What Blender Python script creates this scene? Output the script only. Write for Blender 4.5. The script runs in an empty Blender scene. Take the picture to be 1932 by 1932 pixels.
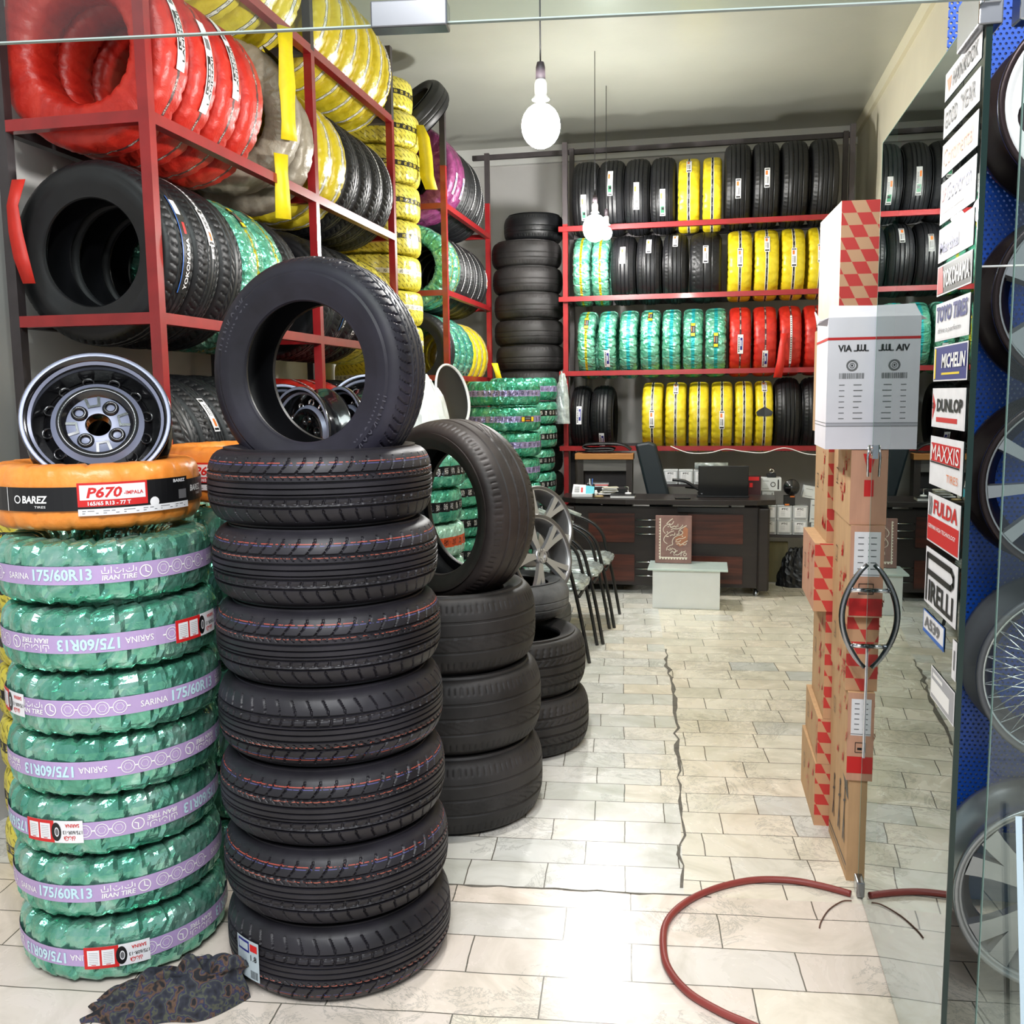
import bpy, math, random
import numpy as np
from mathutils import Vector, Matrix, Euler

SC = bpy.context.scene
COL = SC.collection
PI = math.pi
R_ = math.radians
random.seed(7)
NR = np.random.RandomState(11)

# ------------------------------------------------------------------ camera
YAW, PITCH, ROLL = R_(11.6), R_(7.0), R_(0.7)
fw = Vector((-math.sin(YAW) * math.cos(PITCH), math.cos(YAW) * math.cos(PITCH), -math.sin(PITCH)))
rt0 = Vector((math.cos(YAW), math.sin(YAW), 0))
up0 = rt0.cross(fw)
rt = math.cos(ROLL) * rt0 - math.sin(ROLL) * up0
up = math.sin(ROLL) * rt0 + math.cos(ROLL) * up0
cd = bpy.data.cameras.new('camera')
cam = bpy.data.objects.new('camera', cd)
COL.objects.link(cam)
cam.matrix_world = Matrix(((rt.x, up.x, -fw.x, 0), (rt.y, up.y, -fw.y, 0), (rt.z, up.z, -fw.z, 1.587), (0, 0, 0, 1)))
cd.sensor_fit = 'HORIZONTAL'
cd.sensor_width = 36
cd.lens = 36 * 1800 / 1932
cd.clip_start = 0.02
SC.camera = cam

# ------------------------------------------------------------------ view and light
SC.view_settings.view_transform = 'Standard'
SC.view_settings.look = 'None'
SC.view_settings.exposure = 0.2
SC.view_settings.gamma = 1.0
SC.view_settings.use_curve_mapping = False
w = bpy.data.worlds.new('world')
SC.world = w
w.use_nodes = True
wb = w.node_tree.nodes['Background']
wb.inputs[0].default_value = (0.86, 0.92, 1.0, 1)
wb.inputs[1].default_value = 0.5
SC.cycles.max_bounces = 10
SC.cycles.transparent_max_bounces = 16
SC.cycles.sample_clamp_indirect = 6
SC.cycles.caustics_reflective = False
SC.cycles.caustics_refractive = False

def area(name, loc, target, sx, sy, power, color):
    l = bpy.data.lights.new(name, 'AREA')
    l.shape = 'RECTANGLE'; l.size = sx; l.size_y = sy; l.energy = power; l.color = color
    o = bpy.data.objects.new(name, l)
    COL.objects.link(o)
    o.location = loc
    o.rotation_euler = (Vector(target) - Vector(loc)).to_track_quat('-Z', 'Y').to_euler()
    return o
# area light added high in front of the shop to brighten the entrance
area('street_fill_light', (0.4, -2.4, 5.9), (-0.5, 3.4, 0.4), 4.0, 2.0, 420, (0.95, 0.97, 1.0))

# ------------------------------------------------------------------ materials
def lin(c):
    return tuple((x / 12.92 if x <= 0.04045 else ((x + 0.055) / 1.055) ** 2.4) for x in c)
def hx(s):
    s = s.lstrip('#')
    return lin([int(s[i:i + 2], 16) / 255 for i in (0, 2, 4)]) + (1,)

class NT:
    """small helper round a material's node tree"""
    def __init__(self, name):
        self.m = bpy.data.materials.new(name)
        self.m.use_nodes = True
        self.t = self.m.node_tree
        self.b = self.t.nodes['Principled BSDF']
        self.out = self.t.nodes['Material Output']
    def n(self, typ, **kw):
        nd = self.t.nodes.new(typ)
        for k, v in kw.items():
            if k.startswith('i_'):
                nd.inputs[k[2:].replace('_', ' ')].default_value = v
            else:
                setattr(nd, k, v)
        return nd
    def l(self, a, b):
        self.t.links.new(a, b)
    def coord(self, which='Object'):
        return self.n('ShaderNodeTexCoord').outputs[which]
    def noise(self, vec, scale, detail=4, rough=0.55, dist=0.0):
        nd = self.n('ShaderNodeTexNoise')
        nd.inputs['Scale'].default_value = scale; nd.inputs['Detail'].default_value = detail
        nd.inputs['Roughness'].default_value = rough; nd.inputs['Distortion'].default_value = dist
        self.l(vec, nd.inputs['Vector'])
        return nd.outputs['Fac']
    def ramp(self, fac, stops):
        nd = self.n('ShaderNodeValToRGB')
        e = nd.color_ramp.elements
        while len(e) < len(stops): e.new(0.5)
        for i, (p, c) in enumerate(stops):
            e[i].position = p; e[i].color = c if len(c) == 4 else tuple(c) + (1,)
        self.l(fac, nd.inputs[0])
        return nd.outputs[0]
    def math(self, op, a, b=None, c=None):
        nd = self.n('ShaderNodeMath', operation=op)
        for i, x in enumerate((a, b, c)):
            if x is None: continue
            if isinstance(x, (int, float)): nd.inputs[i].default_value = x
            else: self.l(x, nd.inputs[i])
        return nd.outputs[0]
    def mix(self, fac, a, b, blend='MIX'):
        nd = self.n('ShaderNodeMix', data_type='RGBA', blend_type=blend)
        for i, x in ((0, fac), (6, a), (7, b)):
            if isinstance(x, (int, float)): nd.inputs[i].default_value = x
            elif isinstance(x, tuple): nd.inputs[i].default_value = x
            else: self.l(x, nd.inputs[i])
        return nd.outputs[2]
    def bump(self, h, strength, dist=0.01):
        nd = self.n('ShaderNodeBump')
        nd.inputs['Strength'].default_value = strength; nd.inputs['Distance'].default_value = dist
        self.l(h, nd.inputs['Height'])
        self.l(nd.outputs[0], self.b.inputs['Normal'])
    def sep(self, vec):
        nd = self.n('ShaderNodeSeparateXYZ'); self.l(vec, nd.inputs[0]); return nd.outputs
    def scale(self, vec, s):
        nd = self.n('ShaderNodeMapping'); nd.inputs['Scale'].default_value = s; self.l(vec, nd.inputs[0]); return nd.outputs[0]
    def set(self, **kw):
        for k, v in kw.items(): self.b.inputs[k.replace('_', ' ')].default_value = v
        return self

MATS = {}
def flat(name, hexc, rough=0.5, metal=0.0, var=0.0, scale=8, spec=0.5, bump=0.0, bscale=60, coat=0.0):
    if name in MATS: return MATS[name]
    a = NT(name)
    c = hx(hexc)
    a.set(Base_Color=c, Roughness=rough, Metallic=metal)
    a.b.inputs['Specular IOR Level'].default_value = spec
    if coat: a.b.inputs['Coat Weight'].default_value = coat; a.b.inputs['Coat Roughness'].default_value = 0.08
    v = a.coord()
    if var:
        f = a.noise(v, scale)
        d = tuple(max(0, x * (1 - var)) for x in c[:3]) + (1,)
        e = tuple(min(1, x * (1 + var * 0.7)) for x in c[:3]) + (1,)
        a.l(a.ramp(f, [(0.3, d), (0.7, e)]), a.b.inputs['Base Color'])
    if bump:
        a.bump(a.noise(v, bscale, 3), bump, 0.004)
    MATS[name] = a.m
    return a.m

def m_rubber(name, tone='#26262a', dusty=0.25, rough=0.55, lines=None):
    if name in MATS: return MATS[name]
    a = NT(name)
    v = a.coord()
    f = a.noise(v, 5, 5, 0.6)
    g = a.noise(v, 60, 3)
    c = hx(tone)
    dk = tuple(x * 0.62 for x in c[:3]) + (1,)
    lt = tuple(min(1, x * (1 + 2.2 * dusty) + 0.010 * dusty) for x in c[:3]) + (1,)
    col = a.ramp(f, [(0.35, dk), (0.75, lt)])
    if lines:
        z = a.sep(v)[2]
        for z0, hw, hc in lines:
            d = a.math('ABSOLUTE', a.math('SUBTRACT', z, z0))
            k = a.math('LESS_THAN', d, hw)
            k = a.math('MULTIPLY', k, a.math('GREATER_THAN', a.noise(v, 90, 2), 0.46))
            col = a.mix(a.math('MULTIPLY', k, 0.75), col, hx(hc))
    a.l(col, a.b.inputs['Base Color'])
    a.set(Roughness=rough)
    a.b.inputs['Specular IOR Level'].default_value = 0.45
    a.bump(g, 0.12, 0.002)
    MATS[name] = a.m
    return a.m

def m_foil(name, c1, c2, c3, metal=0.75, rough=0.16, stripe=None, crinkle=1.0, printed=False, hue=None):
    """plastic or foil wrapping; UV u runs round the tyre in metres, v across the tread (0 = middle)"""
    if name in MATS: return MATS[name]
    a = NT(name)
    uv = a.coord('UV')
    ob = a.coord()
    f = a.noise(ob, 9, 4, 0.6, 1.0)
    col = a.ramp(f, [(0.25, hx(c1)), (0.5, hx(c2)), (0.75, hx(c3))])
    s = a.sep(uv)
    if printed:
        br = a.n('ShaderNodeTexBrick')
        mp = a.n('ShaderNodeMapping'); mp.inputs['Rotation'].default_value = (0, 0, R_(38)); a.l(uv, mp.inputs[0])
        a.l(mp.outputs[0], br.inputs['Vector'])
        br.inputs['Scale'].default_value = 1; br.inputs['Brick Width'].default_value = 0.052
        br.inputs['Row Height'].default_value = 0.026; br.inputs['Mortar Size'].default_value = 0.0095
        br.inputs['Color1'].default_value = (1, 1, 1, 1); br.inputs['Color2'].default_value = (1, 1, 1, 1)
        br.inputs['Mortar'].default_value = (0, 0, 0, 1); br.inputs['Mortar Smooth'].default_value = 0
        col = a.mix(a.math('MULTIPLY', br.outputs['Color'], 0.62), col, hx('#3f3a10'))
    rgh = None
    if stripe:
        # stripe = (half width, colour, border half width or 0, border colour, dash colour, dash length)
        hw, sc, bw, bc, dc, dl = stripe
        av = a.math('ABSOLUTE', s[1])
        if bw:
            col = a.mix(a.math('LESS_THAN', av, bw), col, hx(bc))
        k = a.math('LESS_THAN', av, hw)
        col = a.mix(k, col, hx(sc))
        if dl:
            d = a.math('GREATER_THAN', a.math('FRACT', a.math('DIVIDE', s[0], dl)), 0.5)
            n2 = a.math('GREATER_THAN', a.noise(a.scale(uv, (1, 1, 1)), 220, 1), 0.5)
            k2 = a.math('MULTIPLY', a.math('MULTIPLY', d, n2), a.math('LESS_THAN', av, hw * 0.6))
            col = a.mix(k2, col, hx(dc))
    a.l(col, a.b.inputs['Base Color'])
    a.set(Roughness=rough, Metallic=metal)
    if crinkle:
        vo = a.n('ShaderNodeTexVoronoi'); vo.inputs['Scale'].default_value = 26
        a.l(ob, vo.inputs['Vector'])
        h = a.math('ADD', a.math('MULTIPLY', vo.outputs['Distance'], 1.0), a.noise(ob, 30, 3, 0.6, 1.5))
        a.bump(h, 0.55 * crinkle, 0.012)
    MATS[name] = a.m
    return a.m

def m_glass(name, tint, k=1.0, extra=0.0):
    a = NT(name)
    t = a.t
    tr = a.n('ShaderNodeBsdfTransparent'); tr.inputs[0].default_value = tint
    gl = a.n('ShaderNodeBsdfGlossy'); gl.inputs['Roughness'].default_value = 0.0
    gl.inputs['Color'].default_value = (0.93, 1.0, 0.98, 1)
    fr = a.n('ShaderNodeFresnel'); fr.inputs[0].default_value = 1.5
    mx = a.n('ShaderNodeMixShader')
    f = a.math('MINIMUM', a.math('ADD', a.math('MULTIPLY', fr.outputs[0], k), extra), 1.0)
    a.l(f, mx.inputs[0]); a.l(tr.outputs[0], mx.inputs[1]); a.l(gl.outputs[0], mx.inputs[2])
    a.l(mx.outputs[0], a.out.inputs[0])
    t.nodes.remove(a.b)
    return a.m

def m_emit(name, col, s):
    a = NT(name)
    a.set(Base_Color=col, Emission_Color=col, Emission_Strength=s)
    return a.m

def m_floor(name, roty, bw, rh, c1, c2, off=(0, 0, 0), c3='#f1eadc', c4='#d3d8d9'):
    a = NT(name)
    g = a.n('ShaderNodeNewGeometry').outputs['Position']
    mp = a.n('ShaderNodeMapping', vector_type='TEXTURE'); mp.inputs['Rotation'].default_value = (0, 0, roty)
    mp.inputs['Location'].default_value = off
    # slight wobble so the joints look hand laid
    nw = a.n('ShaderNodeTexNoise'); nw.inputs['Scale'].default_value = 6
    a.l(g, nw.inputs['Vector'])
    vm = a.n('ShaderNodeVectorMath', operation='MULTIPLY_ADD')
    a.l(nw.outputs['Color'], vm.inputs[0]); vm.inputs[1].default_value = (0.012, 0.012, 0); a.l(g, vm.inputs[2])
    a.l(vm.outputs[0], mp.inputs[0])
    br = a.n('ShaderNodeTexBrick'); a.l(mp.outputs[0], br.inputs['Vector'])
    br.offset = 0.43; br.offset_frequency = 2; br.squash = 1.22; br.squash_frequency = 3
    br.inputs['Scale'].default_value = 1; br.inputs['Brick Width'].default_value = bw
    br.inputs['Row Height'].default_value = rh; br.inputs['Mortar Size'].default_value = 0.0022
    br.inputs['Mortar Smooth'].default_value = 0.15
    br.inputs['Color1'].default_value = (0, 0, 0, 1); br.inputs['Color2'].default_value = (1, 1, 1, 1)
    br.inputs['Mortar'].default_value = (.5, .5, .5, 1)
    tile = a.ramp(br.outputs['Color'], [(0.0, hx(c1)), (0.30, hx(c2)), (0.55, hx(c1)), (0.72, hx(c3)), (0.86, hx(c1)), (1.0, hx(c4))])
    tile = a.mix(br.outputs['Fac'], tile, hx('#6d6961'))
    f = a.noise(g, 3.2, 6, 0.65, 1.4)
    col = a.mix(1.0, tile, a.ramp(f, [(0.25, hx('#d8d6cc')), (0.5, hx('#f6f4ee')), (0.8, hx('#fffdfa'))]), 'MULTIPLY')
    # marble veins
    v = a.noise(g, 4.5, 8, 0.75, 3.2)
    k = a.math('SUBTRACT', 1.0, a.math('MINIMUM', a.math('MULTIPLY', a.math('ABSOLUTE', a.math('SUBTRACT', v, 0.5)), 38), 1.0))
    k = a.math('MULTIPLY', k, a.math('GREATER_THAN', a.noise(g, 1.7, 2), 0.53))
    col = a.mix(a.math('MULTIPLY', k, 0.55), col, hx('#7f8079'))
    # grime
    gr = a.noise(g, 1.1, 5, 0.7)
    col = a.mix(a.math('MULTIPLY', a.math('MAXIMUM', a.math('SUBTRACT', gr, 0.5), 0.0), 0.8), col, hx('#a8a596'))
    a.l(col, a.b.inputs['Base Color'])
    a.l(a.ramp(f, [(0.3, (0.16,) * 3), (0.7, (0.34,) * 3)]), a.b.inputs['Roughness'])
    a.bump(a.math('SUBTRACT', 1.0, br.outputs['Fac']), 0.35, 0.003)
    return a.m

def m_plaster(name, c, rough=0.6, spec=0.4):
    a = NT(name)
    g = a.n('ShaderNodeNewGeometry').outputs['Position']
    f = a.noise(g, 0.9, 5, 0.6)
    b = hx(c)
    d = tuple(x * 0.86 for x in b[:3]) + (1,)
    a.l(a.ramp(f, [(0.3, d), (0.65, b)]), a.b.inputs['Base Color'])
    a.set(Roughness=rough); a.b.inputs['Specular IOR Level'].default_value = spec
    a.bump(a.noise(g, 35, 3), 0.06, 0.004)
    return a.m

def m_wood(name, c1, c2, axis=0, rough=0.35, scale=14):
    if name in MATS: return MATS[name]
    a = NT(name)
    v = a.coord()
    s = [1.0, 1.0, 1.0]
    s = [scale * 1.0] * 3; s[axis] = scale * 0.06
    f = a.noise(a.scale(v, tuple(s)), 1.0, 5, 0.65, 0.6)
    a.l(a.ramp(f, [(0.3, hx(c1)), (0.7, hx(c2))]), a.b.inputs['Base Color'])
    a.set(Roughness=rough)
    MATS[name] = a.m
    return a.m

def m_perforated():
    a = NT('perforated_blue_metal')
    v = a.coord()
    s = a.sep(v)
    p = 0.0135
    u = a.math('DIVIDE', s[0], p); t = a.math('DIVIDE', s[2], p * 0.866)
    row = a.math('FLOOR', t)
    odd = a.math('MULTIPLY', a.math('FLOORED_MODULO', row, 2.0), 0.5)
    fu = a.math('SUBTRACT', a.math('FRACT', a.math('ADD', u, odd)), 0.5)
    ft = a.math('MULTIPLY', a.math('SUBTRACT', a.math('FRACT', t), 0.5), 0.866)
    d = a.math('SQRT', a.math('ADD', a.math('MULTIPLY', fu, fu), a.math('MULTIPLY', ft, ft)))
    k = a.math('LESS_THAN', d, 0.25)
    a.set(Base_Color=hx('#1a58c8'), Roughness=0.35)
    tr = a.n('ShaderNodeBsdfTransparent')
    mx = a.n('ShaderNodeMixShader')
    a.l(k, mx.inputs[0]); a.l(a.b.outputs[0], mx.inputs[1]); a.l(tr.outputs[0], mx.inputs[2])
    a.l(mx.outputs[0], a.out.inputs[0])
    return a.m

def m_camo():
    a = NT('camouflage_cloth')
    v = a.coord()
    f = a.noise(v, 30, 2, 0.5, 0.0)
    a.l(a.ramp(f, [(0.30, hx('#15171e')), (0.45, hx('#2b2e3a')), (0.50, hx('#4d5040')), (0.54, hx('#1c2648')), (0.60, hx('#5c4634')), (0.66, hx('#14151b'))]), a.b.inputs['Base Color'])
    a.set(Roughness=0.85)
    a.bump(a.noise(v, 120, 2), 0.2, 0.002)
    return a.m

def m_checker(name):
    """kraft carton with rows of slanted red checks; UV in metres"""
    a = NT(name)
    uv = a.coord('UV')
    s = a.sep(uv)
    row = a.math('FLOOR', a.math('DIVIDE', s[1], 0.040))
    x = a.math('DIVIDE', a.math('ADD', s[0], a.math('MULTIPLY', s[1], 0.5)), 0.046)
    par = a.math('FLOORED_MODULO', a.math('ADD', a.math('FLOOR', x), row), 2.0)
    col = a.mix(par, hx('#c89a74'), hx('#c63a34'))
    a.l(col, a.b.inputs['Base Color'])
    a.set(Roughness=0.7)
    return a.m

def m_kraft(name='kraft_cardboard', c='#c9a277'):
    if name in MATS: return MATS[name]
    a = NT(name)
    v = a.coord()
    f = a.noise(a.scale(v, (40, 40, 6)), 1, 4)
    b = hx(c)
    a.l(a.ramp(f, [(0.3, tuple(x * 0.85 for x in b[:3]) + (1,)), (0.7, b)]), a.b.inputs['Base Color'])
    a.set(Roughness=0.75)
    MATS[name] = a.m
    return a.m

RUB = m_rubber('black_rubber_lined', '#1c1a20', 0.35, 0.5, lines=[(0.0715, 0.0011, '#c0503e'), (0.066, 0.0009, '#5a5a9a'), (0.036, 0.0010, '#b8604c')])
RUBP = m_rubber('black_rubber', '#222225', 0.3, 0.55)
RUBN = m_rubber('new_black_rubber', '#101114', 0.25, 0.46)
RUBD = m_rubber('worn_rubber', '#201e1e', 0.5, 0.62)
RUBB = m_rubber('brownish_rubber', '#292322', 0.4, 0.55)
RUBG = m_rubber('grey_dusty_rubber', '#4d4e50', 0.5, 0.7)
INNER = m_rubber('inner_liner_rubber', '#0d0d11', 0.2, 0.5)
GREEN = m_foil('green_foil_wrap', '#3f8f78', '#74bda4', '#c2e6d8', 0.72, 0.15, crinkle=0.35)
GREENS = m_foil('green_foil_black_stripe', '#2f8a70', '#55ad90', '#9fd8c2', 0.6, 0.15, stripe=(0.026, '#1d2024', 0, '#000000', '#d8d8d8', 0.05))
GREENL = m_foil('green_foil_lilac_stripe', '#2a8468', '#46a585', '#8fd0b8', 0.6, 0.15, stripe=(0.023, '#a79fd0', 0, '#000000', '#30304a', 0.05))
GREENO = m_foil('mint_film_orange_stripe', '#7fb79c', '#a4d0b8', '#c8e4d4', 0.25, 0.2, stripe=(0.026, '#d2562c', 0, '#000000', '#2a1a14', 0.06))
GREENT = m_foil('clear_green_film_teal_tape', '#3f9278', '#6cc0a2', '#b2e4d0', 0.6, 0.12, stripe=(0.014, '#2fb7ba', 0, '#000000', '#000000', 0))
GREENY = m_foil('clear_green_film_yellow_tape', '#3f9278', '#6cc0a2', '#b2e4d0', 0.6, 0.12, stripe=(0.010, '#d8cf2e', 0, '#000000', '#3b3b10', 0.035))
YEL = m_foil('yellow_woven_wrap', '#bfa910', '#d6c122', '#e2d040', 0.0, 0.34, stripe=(0.0075, '#17171a', 0.0115, '#eceadb', '#8a8a86', 0.07), crinkle=0.35)
YELL = m_foil('yellow_woven_wrap_white_line', '#bfa910', '#d6c122', '#e2d040', 0.0, 0.34, stripe=(0.011, '#e6e4da', 0.016, '#17171a', '#6a6a66', 0.05), crinkle=0.35)
YELP = m_foil('yellow_printed_wrap', '#c2b435', '#d8cb4c', '#e8df78', 0.0, 0.3, stripe=(0.016, '#1b1a14', 0, '#000000', '#d8c83a', 0.05), crinkle=0.5, printed=True)
YELW = m_foil('yellow_printed_wrap_white_strip', '#cdbf35', '#ded24c', '#ece378', 0.0, 0.3, stripe=(0.016, '#e8e6d2', 0, '#000000', '#2a2a20', 0.05), crinkle=0.5, printed=True)
RED = m_foil('red_woven_wrap', '#9c1812', '#b92419', '#c83627', 0.0, 0.42, stripe=(0.0075, '#4a2a2c', 0.0, '#000000', '#c8c0b8', 0.09), crinkle=0.35)
ORANGE = m_foil('orange_woven_wrap', '#e47e28', '#f0913a', '#f6a452', 0.0, 0.36, crinkle=0.25)
PURPLE = m_foil('magenta_film_wrap', '#5c2048', '#742f5c', '#8f4a78', 0.1, 0.25, crinkle=0.6)
CREAM = m_foil('grey_beige_film_wrap', '#7f7565', '#978d7c', '#aca394', 0.1, 0.38, crinkle=0.35)
LILAC = flat('lilac_band', '#b49cc8', 0.4, 0, 0.1)
WHITE = flat('white_print', '#f2f2f0', 0.45)
WHITEP = flat('white_paper', '#e8e8ea', 0.5, 0, 0.06, 30)
BLACKP = flat('black_print', '#121214', 0.4)
REDP = flat('red_print', '#cc2222', 0.45)
GREYP = flat('grey_print', '#6a6a6c', 0.5)
NAVYP = flat('navy_print', '#22267a', 0.45)
YELLOWP = flat('yellow_print', '#e8cc22', 0.45)
GREENP = flat('green_print', '#3b7a5a', 0.45)
PALEBLUEP = flat('pale_blue_print', '#bfe2ea', 0.4)
BLUEP = flat('blue_print', '#2a64b8', 0.4)
ORANGEP = flat('orange_print', '#e07a30', 0.45)
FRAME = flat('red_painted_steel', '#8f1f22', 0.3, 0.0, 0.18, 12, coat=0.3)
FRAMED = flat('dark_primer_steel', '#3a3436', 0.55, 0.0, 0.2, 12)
STEEL = flat('brushed_steel', '#9a9ca0', 0.25, 1.0)
CHROME = flat('polished_chrome', '#d8dade', 0.1, 1.0)
BLKSTEEL = flat('gloss_black_steel', '#17171a', 0.2, 0.3, coat=0.8)
GREYRING = flat('grey_painted_ring', '#8d93aa', 0.35, 0.2)
SILVER = flat('silver_wheel_paint', '#b4b4b8', 0.28, 0.7)
WHITEW = flat('white_wheel_paint', '#ecebea', 0.25, 0.1)
GUN = flat('gunmetal_wheel_paint', '#6d6b6c', 0.3, 0.7)
BARREL = flat('dark_wheel_barrel', '#3b2f30', 0.25, 0.6)
GREYBARREL = flat('grey_wheel_barrel', '#77757a', 0.45, 0.4)
BROWNH = flat('dark_red_paint', '#4a1410', 0.25, 0.3)
BLKPL = flat('black_plastic', '#141518', 0.4)
WHITEBOX = flat('white_cardboard', '#e9e6ee', 0.6, 0, 0.04, 6)
KRAFT = m_kraft()
KRAFTP = m_kraft('pinkish_cardboard', '#cf9c80')
CHECK = m_checker('checked_cardboard')
DESKD = m_wood('dark_brown_laminate', '#221c1b', '#2e2725', 0, 0.35)
DESKR = m_wood('reddish_zebrano_laminate', '#2a1512', '#5a2c20', 0, 0.35, 30)
OAK = m_wood('orange_oak', '#9a6534', '#b98146', 0)
GREYWOOD = m_wood('grey_weathered_board', '#4b4a48', '#6a6865', 0)
LAMWHITE = flat('white_laminate', '#dfe2e2', 0.4, 0, 0.03)
GLASSTOP = flat('pale_glass_top', '#c8d8d4', 0.12, 0, 0.05)
CLAY = flat('brown_clay_plaque', '#8d6c66', 0.7, 0, 0.25, 9, bump=0.2)
CLAYO = flat('orange_clay', '#b5785a', 0.7, 0, 0.2, 9)  # orange tone of a patch on the plaque
FILM = flat('clear_plastic_film', '#b2bcba', 0.12, 0.35, 0.4, 24, bump=0.9, bscale=30)
CHAIRS = flat('black_chair_tube', '#121214', 0.3, 0.2, coat=0.4)
CHAIRP = flat('dark_grey_chair_pad', '#3a4246', 0.4, 0, 0.2)
HOSE = flat('red_rubber_hose', '#8a3a34', 0.45, 0, 0.1)
BAG = flat('white_plastic_bag', '#e2e6e4', 0.25, 0, 0.08, 12, bump=0.8, bscale=14)
LEATHER = flat('dark_teal_leather', '#152026', 0.45)

# ------------------------------------------------------------------ mesh builder
class MB:
    def __init__(self):
        self.v = []; self.f = []; self.m = []; self.uv = None
        self.smooth = []
    def add(self, vs, fs, mi=0, sm=False, mat=None):
        b = len(self.v)
        if mat is not None: vs = [mat @ Vector(p) for p in vs]
        self.v.extend([tuple(p) for p in vs])
        for q in fs:
            self.f.append(tuple(i + b for i in q)); self.m.append(mi); self.smooth.append(sm)
        return self
    def box(self, x0, y0, z0, x1, y1, z1, mi=0, mat=None):
        vs = [(x0, y0, z0), (x1, y0, z0), (x1, y1, z0), (x0, y1, z0), (x0, y0, z1), (x1, y0, z1), (x1, y1, z1), (x0, y1, z1)]
        fs = [(0, 3, 2, 1), (4, 5, 6, 7), (0, 1, 5, 4), (1, 2, 6, 5), (2, 3, 7, 6), (3, 0, 4, 7)]
        return self.add(vs, fs, mi, False, mat)
    def lathe(self, prof, n=32, mi=0, sm=True, mat=None, closed=False, a0=0, a1=2 * PI):
        """prof list of (r, z); mi may be a list per segment"""
        vs = []; fs = []; full = abs(a1 - a0 - 2 * PI) < 1e-6
        k = len(prof)
        nn = n if full else n + 1
        for i in range(nn):
            a = a0 + (a1 - a0) * i / n
            c, s = math.cos(a), math.sin(a)
            for r, z in prof: vs.append((r * c, r * s, z))
        segs = k if closed else k - 1
        mis = []
        for i in range(n):
            j = (i + 1) % nn
            for q in range(segs):
                q2 = (q + 1) % k
                fs.append((i * k + q, j * k + q, j * k + q2, i * k + q2))
                mis.append(mi[q] if isinstance(mi, list) else mi)
        b = len(self.v)
        if mat is not None: vs = [mat @ Vector(p) for p in vs]
        self.v.extend([tuple(p) for p in vs])
        for q, m_ in zip(fs, mis):
            self.f.append(tuple(x + b for x in q)); self.m.append(m_); self.smooth.append(sm)
        return self
    def tube(self, pts, r, n=8, mi=0, sm=True, cap=True, closed=False):
        pts = [Vector(p) for p in pts]
        rs = r if isinstance(r, (list, tuple)) else [r] * len(pts)
        vs = []; fs = []
        up_ = Vector((0, 0, 1))
        N = len(pts)
        prev = None
        for i, p in enumerate(pts):
            if closed: t = (pts[(i + 1) % N] - pts[i - 1])
            else: t = (pts[min(i + 1, N - 1)] - pts[max(i - 1, 0)])
            t.normalize()
            if prev is None:
                a = t.cross(up_)
                if a.length < 1e-3: a = t.cross(Vector((1, 0, 0)))
            else:
                a = prev - t * prev.dot(t)
            a.normalize(); prev = a
            b = t.cross(a)
            for q in range(n):
                an = 2 * PI * q / n
                vs.append(p + a * math.cos(an) * rs[i] + b * math.sin(an) * rs[i])
        for i in range(N if closed else N - 1):
            j = (i + 1) % N
            for q in range(n):
                q2 = (q + 1) % n
                fs.append((i * n + q, i * n + q2, j * n + q2, j * n + q))
        if cap and not closed:
            fs.append(tuple(range(n))[::-1]); fs.append(tuple((N - 1) * n + q for q in range(n)))
        return self.add(vs, fs, mi, sm)
    def poly(self, pts, mi=0, mat=None):
        return self.add(pts, [tuple(range(len(pts)))], mi, False, mat)
    def prism(self, pts2, z0, z1, mi=0, mat=None, side=None):
        n = len(pts2)
        vs = [(x, y, z0) for x, y in pts2] + [(x, y, z1) for x, y in pts2]
        self.add(vs, [tuple(range(n))[::-1], tuple(range(n, 2 * n))], mi, False, mat)
        b = len(self.v) - 2 * n
        for i in range(n):
            j = (i + 1) % n
            self.f.append((b + i, b + j, b + n + j, b + n + i)); self.m.append(mi if side is None else side); self.smooth.append(False)
        return self
    def mesh(self, name, mats):
        me = bpy.data.meshes.new(name)
        me.from_pydata(self.v, [], self.f)
        for x in mats: me.materials.append(x)
        me.polygons.foreach_set('material_index', self.m)
        me.polygons.foreach_set('use_smooth', self.smooth)
        me.update()
        return me
    def obj(self, name, mats, parent=None, loc=None, rot=None, bevel=0, label=None):
        if not isinstance(mats, (list, tuple)): mats = [mats]
        o = bpy.data.objects.new(name, self.mesh(name, mats))
        COL.objects.link(o)
        if parent is not None: o.parent = parent
        if loc is not None: o.location = loc
        if rot is not None: o.rotation_euler = rot
        if bevel:
            b = o.modifiers.new('bevel', 'BEVEL'); b.width = bevel; b.segments = 2; b.limit_method = 'ANGLE'
        if label: o['label'] = label
        return o

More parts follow.
